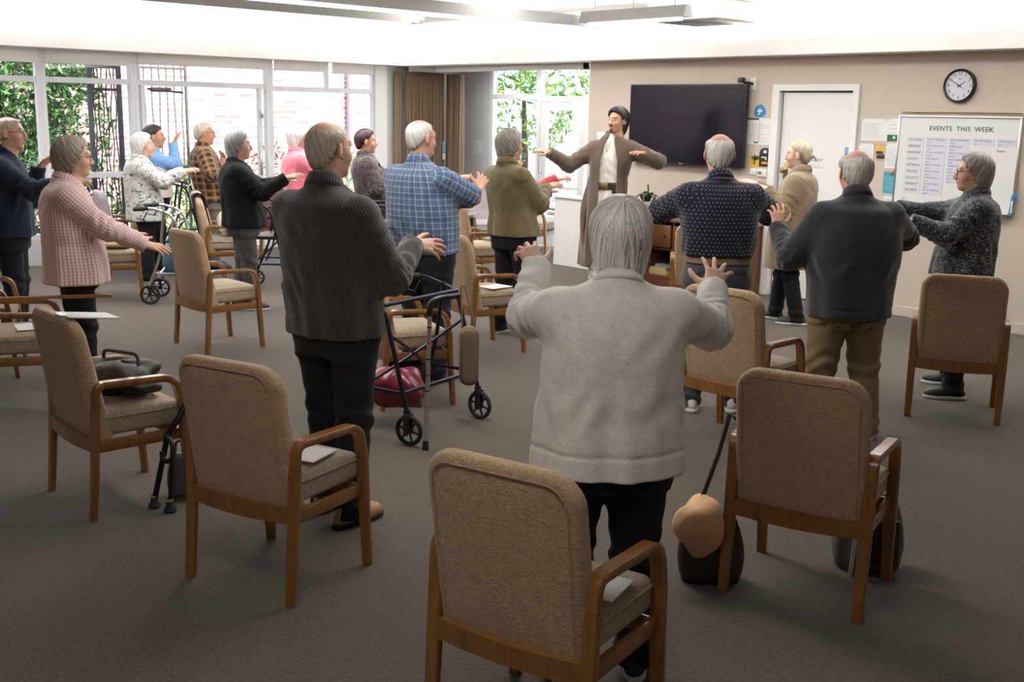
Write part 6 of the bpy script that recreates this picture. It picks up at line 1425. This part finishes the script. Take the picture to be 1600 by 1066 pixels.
def robe_w(z, H_):
    t = np.clip((.86*H_-z)/(.86*H_), 0, 1); return .045+.060*np.clip(t/.16, 0, 1)+.05*np.clip((t-.45)/.55, 0, 1)
def robe_coat(F, c):
    H_ = c['H']; inner = [(z-.2 if i == 0 else z, rx-.028, ry-.028, cx, cy) for i, (z, rx, ry, cx, cy) in enumerate(c['sec'])]
    inner = [r for r in inner if r[0] < .80*H_]+[(.86*H_, .058, .055, *[float(v) for v in c['spine'](.85*H_)])]
    F.sub(loft(inner, 2.35), .004)
    cx0 = .02; F.sub(((lambda X, Y, Z: np.maximum(np.abs(X-cx0-float(c['spine'](.8*H_)[0]))-robe_w(Z, H_), -(Y-.02))), (-.4, 0, -.1), (.4, .6, .93*H_)), .008)
def robe_extra(c):
    H_ = c['H']; root = c['root']; sp_ = c['spine']
    F = Fld((-.3, -.3, .36*H_), (.3, .35, .90*H_), .008); rows = [(.40*H_, .190, .150), (.50*H_, .182, .142), (.575*H_, .160, .122), (.66*H_, .162, .122), (.75*H_, .165, .118), (.81*H_, .13, .09), (.845*H_, .072, .066), (.865*H_, .060, .058)]
    fold = lambda x, y, Z, rx, ry: .006*np.sin(9*np.arctan2(x, y)+Z*6)*np.clip((.58*H_-Z)/.1, 0, 1)+.0035*np.sin(60*Z+50*np.abs(x-.02))*np.exp(-((Z-.66*H_)/.12)**2)
    F.add(loft([(z, a, b, *[float(v) for v in sp_(z)]) for z, a, b in rows], 2.3, fold), 0)
    vn = lambda X, Y, Z: np.maximum(np.abs(X-.0)-np.clip((Z-.755*H_)*.42, -.02, .06), -(Y-.06)+0*Z)
    F.sub((vn, (-.1, .03, .74*H_), (.1, .3, .9*H_)), .006); V, Q = F.mesh(); tu = to_mesh('tunic', V, Q, K['tunic'], root, {'pat': V})
    # lapel bands along the open edges of the robe
    S_ = np.array(c['sec']); xo = .02+float(sp_(.8*H_)[0])
    for s in (-1, 1):
        P = []
        for z in np.linspace(.135*H_, .835*H_, 26):
            x = xo+s*(float(robe_w(z, H_))+.012); rx, ry, cx, cy = (float(hermite(S_[:, 0], S_[:, k], np.array([z]))[0]) for k in (1, 2, 3, 4)); y = cy+ry*max(.02, 1-min(.999, abs((x-cx)/rx))**2.35)**(1/2.35); P.append(Vector((x, y-.002, z)))
        nb = [float(v) for v in sp_(.85*H_)]; P += [Vector((nb[0]+s*.064, nb[1]+.03, .858*H_)), Vector((nb[0]+s*.060, nb[1]-.03, .872*H_)), Vector((nb[0]+s*.02, nb[1]-.062, .874*H_))]
        MB().sweep(P, [(.028, .011), (-.028, .011), (-.028, -.011), (.028, -.011)], up=(.4*s, 1, 0)).build('lapel', K['robe'], root, angle=60)
    # crossed neckline bands
    m = MB()
    for s in (-1, 1):
        P = [Vector((s*.062, .02+float(sp_(.855*H_)[1]), .862*H_)), Vector((s*.045, .075+float(sp_(.8*H_)[1]), .815*H_)), Vector((-s*.012, .118+float(sp_(.74*H_)[1]), .745*H_)), Vector((-s*.06, .118, .66*H_))]; m.sweep(P, [(.022, .004), (-.022, .004), (-.022, -.004), (.022, -.004)], up=(s*.3, 1, .2))
    z = .575*H_; cxy = [float(v) for v in sp_(z)]; pts = lambda k, zz: [(cxy[0]+(.163+k)*math.sin(q), cxy[1]+(.125+k)*math.cos(q), zz) for q in [2*PI*i/48 for i in range(48)]]
    b = MB().sweep(pts(.006, z), [(.005, .036), (-.005, .036), (-.005, -.036), (.005, -.036)], True, up=(0, 0, 1)).build('belt', M['leather'], root, angle=30)
    MB().box((cxy[0]+.02, cxy[1]+.140, z), (.085, .016, .062), .006).build('buckle', M['brass'], b)
    MB().box((cxy[0]+.105, cxy[1]+.118, z-.02), (.05, .035, .10), .01, rot=Matrix.Rotation(-.6, 3, 'Z')).build('pouch', M['leather'], b); MB().box((cxy[0]-.09, cxy[1]+.122, z-.02), (.05, .035, .10), .01, rot=Matrix.Rotation(.55, 3, 'Z')).build('pouch', M['leather'], b)
person('bearded instructor in a brown robe and ivory tunic with his arms spread', (942, 446), (965, 171), 193,
  dict(R=hnd(858, 238, -.05, (-.97, -.1, .12), (0, -.15, 1), (-.2, .3, -.9), .12, .3), L=hnd(1006, 240, -.33, (-.75, -.6, .12), (-.1, -.25, 1), (.8, -.1, -.35), .18, .3)),
  'robe', 'ivory', ('black', 'black'), ('black', 'mane', None), None, False, TAN_, sw=.20, chest=(.180, .130), waist=(.160, .122), hip=(.178, .138), ease=3.0, hem=.115, hemk=1.25, collar='none', stance=.09, stag=.04, res=.009, stoop=.01, arm_r=1.25, garment='robe', head_yaw=34, beard=True, coat=robe_coat, extra=robe_extra, hair_kw=dict(seed=8, jag=6, n=260, T=.030, locks=260, lockh=.004, lockw=.008), loose=.014, trousers_name='trousers')
person('man in a navy white dotted shirt with elbows held out', (1109, 640), (1128, 210), 0,
  dict(L=hid(-.12, .30, 1.20, (-1, 0, -.30)), R=hid(.12, .30, 1.20, (1, 0, -.30))),
  'dots', 'slate', ('white', 'white'), ('white', 'short', 'crown'), None, False, FAIR, sw=.205, chest=(.212, .15), waist=(.205, .15), hip=(.200, .155), hem=.578, hemk=.99, sleeve=.98, collar='shirt', stance=.13, res=.008, arm_r=1.12, hair_kw=dict(seed=9), pockets=.085, belt=(M['canvas'], 409), loose=.004, leg_r=1.1)
def bun(c):
    m = MB(); m.ball(c['headT']((0, -.115, -.005)), (.022, .024, .022), 14, 10); m.tube([c['headT']((0, -.125, -.005)), c['headT']((.012, -.15, -.02)), c['headT']((.02, -.155, -.055))], .010, 8, scale=[1, .9, .2])
    o = m.build('hair_bun', HM['blond'], c['root']); a = o.data.attributes.new('tint', 'FLOAT', 'POINT'); a.data.foreach_set('value', np.random.RandomState(2).uniform(.2, .8, len(o.data.vertices)))
person('blond woman in a long camel coat facing the television', (1225, 503), (1250, 222), -62,
  dict(L=hnd(1199, 296, -.12, (-.95, .1, .25), (.2, -.5, .8), (-.2, -.2, -.9), .15, .3), R=hnd(1182, 288, .22, (-.95, .1, .3), (.2, -.4, .8), (-.2, .2, -.9), .15, .3)),
  'camel', 'black', ('charcoal', 'white'), ('blond', 'crop', None), 'thin', True, PALE, sw=.185, chest=(.195, .15), waist=(.20, .155), hip=(.212, .17), hem=421, hemk=1.1, collar='coat', stance=.09, stag=.12, res=.0085, arm_r=1.12, garment='coat', hair_kw=dict(seed=10, T=.010), extra=bun, loose=.006)
person('balding man in a charcoal sweater and khaki trousers', (1308, 684), (1345, 236), -3,
  dict(L=hnd(1216, 356, .20, (.0, .45, .9), (.1, -.85, .5), (-.5, 0, -.85), .28, .5), R=hid(.22, .36, 1.16, (1, 0, -.6))),
  'khaki_sw', 'khaki', ('black', 'white'), ('white', 'short', 'top'), None, False, (.64, .36, .26), sw=.205, chest=(.225, .165), waist=(.222, .17), hip=(.205, .165), pockets=.040, ease=1.9, hem=500, hemk=.98, collar='stand', stance=.15, res=.0075, arm_r=1.15, garment='sweater', hair_kw=dict(seed=11, T=.016, jag=8, locks=360), stoop=.055, loose=.004, hem_band=.05, leg_r=1.2)
person('grey haired woman in a dark patterned jacket before the whiteboard', (1482, 612), (1525, 243), -72,
  dict(R=hnd(1403, 325, .10, (-.97, .1, .12), (0, -.4, .9), (-.1, .2, -.9), .2, .3), L=hnd(1424, 346, -.22, (-.95, -.1, .0), (0, -.3, .9), (-.1, -.3, -.9), .2, .3)),
  'vine', 'black', ('black', 'white'), ('grey', 'layer', None), 'dark', True, FAIR, sw=.19, chest=(.205, .16), waist=(.215, .17), hip=(.222, .178), hem=436, hemk=1.03, collar='shirt', stance=.2, res=.0085, arm_r=1.12, garment='jacket', hair_kw=dict(seed=12), loose=.008)
person('man in a navy fleece at the edge beside the window', (30, 534), (12, 183), 76,
  dict(R=hnd(104, 284, -.18, (.97, .1, .05), (0, -.3, .9), (.1, -.2, -.9)), L=hnd(60, 262, .22, (.75, .15, .65), (-.3, .3, .9), (.1, .2, -.9), .3, .3)),
  'navy', 'navy', ('black', 'black'), ('thin', 'short', 'thin'), 'dark', False, FAIR, sw=.20, chest=(.20, .145), waist=(.20, .15), hip=(.195, .15), hem=372, collar='stand', stance=.10, res=.0085, arm_r=1.12, garment='fleece', hair_kw=dict(seed=13), leg_r=1.05)
person('woman in a pink check shirt reaching her hand low in front', (130, 608), (110, 218), 64,
  dict(R=hnd(226, 382, -.05, (.93, .15, -.22), (.25, -.35, .9), (-.1, -.4, -.9), .16, .35), L=hid(-.08, .36, .93, (0, .3, -1))),
  'pinkcheck', 'black', ('black', 'white'), ('ash', 'bob', None), 'dark', True, FAIR, sw=.185, chest=(.19, .15), waist=(.195, .16), hip=(.21, .175), hem=446, hemk=1.04, collar='shirt', stance=.08, stag=.03, res=.0075, arm_r=1.05, hair_kw=dict(n=320, m=40, seed=14, groove=.0009, locks=420), loose=.007, stoop=.06)
person('white haired woman in a white top with black blotches', (232, 441), (222, 210), 70,
  dict(R=hnd(287, 269, -.05, (.9, .2, .3), (0, -.3, .9), (0, -.3, -.9), .25, .3), L=hid(-.08, .36, 1.1, (0, .3, -1))),
  'blots', 'black', ('charcoal', 'white'), ('white', 'layer', None), 'thin', True, FAIR, sw=.185, chest=(.195, .155), waist=(.20, .16), hip=(.21, .17), hem=346, hemk=1.02, collar='shirt', stance=.08, res=.0095, arm_r=1.12, garment='blouse', hair_kw=dict(seed=15, n=180), loose=.007)
def vest(c):
    F = Fld((-.35, -.3, c['H']*.5), (.35, .35, c['H']*.9), .011); F.add(loft([(z, rx+.012*(z < .8*c['H']), ry+.012, cx, cy) for z, rx, ry, cx, cy in c['sec'][:-3]], 2.35), 0); V, Q = F.mesh(); to_mesh('vest', V, Q, K['beige'], c['root'], {'pat': V})
person('dark haired woman in a beige vest and sky blue sleeves', (250, 424), (240, 197), 74,
  dict(R=hnd(270, 226, .05, (.35, .2, .9), (-.85, -.3, .35), (.3, -.3, -.9), .2, .5), L=hid(-.14, .14, 1.18, (0, .3, -1))),
  'bluesl', 'black', ('black', 'white'), ('black', 'crop', None), None, True, OLIVE, sw=.18, chest=(.185, .145), waist=(.18, .145), hip=(.195, .155), hem=.52, stance=.09, res=.0105, arm_r=1.05, hair_kw=dict(seed=16, T=.018, n=160), extra=vest)
person('man in an amber and black flannel shirt with hands by his chin', (334, 420), (318, 192), 66,
  dict(R=hnd(327, 262, -.12, (-.1, .25, .95), (.5, -.7, .1), (.4, -.5, -.8), .5, .3), L=hnd(348, 258, .12, (.1, .2, .95), (.3, .6, .3), (.6, .3, -.8), .4, .3)),
  'flannel', 'taupe', ('black', 'black'), ('thin', 'crop', None), 'dark', False, TAN_, sw=.195, chest=(.20, .15), waist=(.20, .155), hip=(.20, .155), hem=314, hemk=1.05, collar='shirt', stance=.1, res=.0105, arm_r=1.12, hair_kw=dict(seed=17, n=160), loose=.007)
person('steel haired woman in a black top with one arm outstretched', (385, 482), (372, 207), 70,
  dict(R=hnd(446, 279, -.12, (.95, .1, .3), (0, -.4, .9), (.0, -.2, -.9), .25, .4), L=hid(-.08, .38, 1.12, (0, .3, -1))),
  'black', 'grey', ('black', 'white'), ('steel', 'layer', None), 'thin', True, FAIR, sw=.185, chest=(.195, .15), waist=(.195, .16), hip=(.205, .17), hem=356, hemk=1.05, collar='rib', stance=.09, stag=.03, res=.0095, arm_r=1.1, garment='top', hair_kw=dict(seed=18, n=200, T=.02), loose=.007)
person('white haired person in a pink top partly hidden by the ribbed cardigan', (476, 440), (466, 198), 62,
  dict(R=hid(.12, .36, 1.15, (.4, -.2, -.9)), L=hid(-.08, .36, 1.12, (0, .3, -1))),
  'pinktop', 'grey', ('black', 'white'), ('white', 'layer', None), None, True, FAIR, sw=.19, chest=(.195, .15), waist=(.20, .155), hip=(.205, .16), hem=.54, stance=.09, res=.0105, arm_r=1.12, garment='top', hair_kw=dict(seed=19, n=160))
person('dark haired person in a dark floral jacket facing the instructor', (585, 440), (570, 204), 74,
  dict(R=hnd(600, 268, -.08, (.95, .1, .1), (0, -.4, .9), (.2, -.4, -.9), .3, .3), L=hid(-.08, .36, 1.12, (0, .3, -1))),
  'floral', 'grey', ('black', 'white'), ('plum', 'crop', None), None, True, OLIVE, sw=.185, chest=(.19, .15), waist=(.19, .15), hip=(.20, .16), hem=331, collar='shirt', stance=.09, res=.0105, arm_r=1.15, garment='jacket', hair_kw=dict(seed=20, n=160, T=.02))
person('person behind the olive jacket with only a red leafy sleeve showing', (796, 474), (798, 232), 78,
  dict(R=hnd(868, 280, -.05, (.9, .2, .2), (0, -.3, .9), (.1, -.2, -.95), .3, .3), L=hid(-.08, .34, 1.1, (0, .3, -1))),
  'redfl', 'black', ('black', 'black'), ('grey', 'crop', None), None, True, FAIR, sw=.175, chest=(.17, .13), waist=(.17, .13), hip=(.18, .14), hem=.52, stance=.08, res=.0105, arm_r=1.1, garment='blouse', hair_kw=dict(seed=21, n=140))
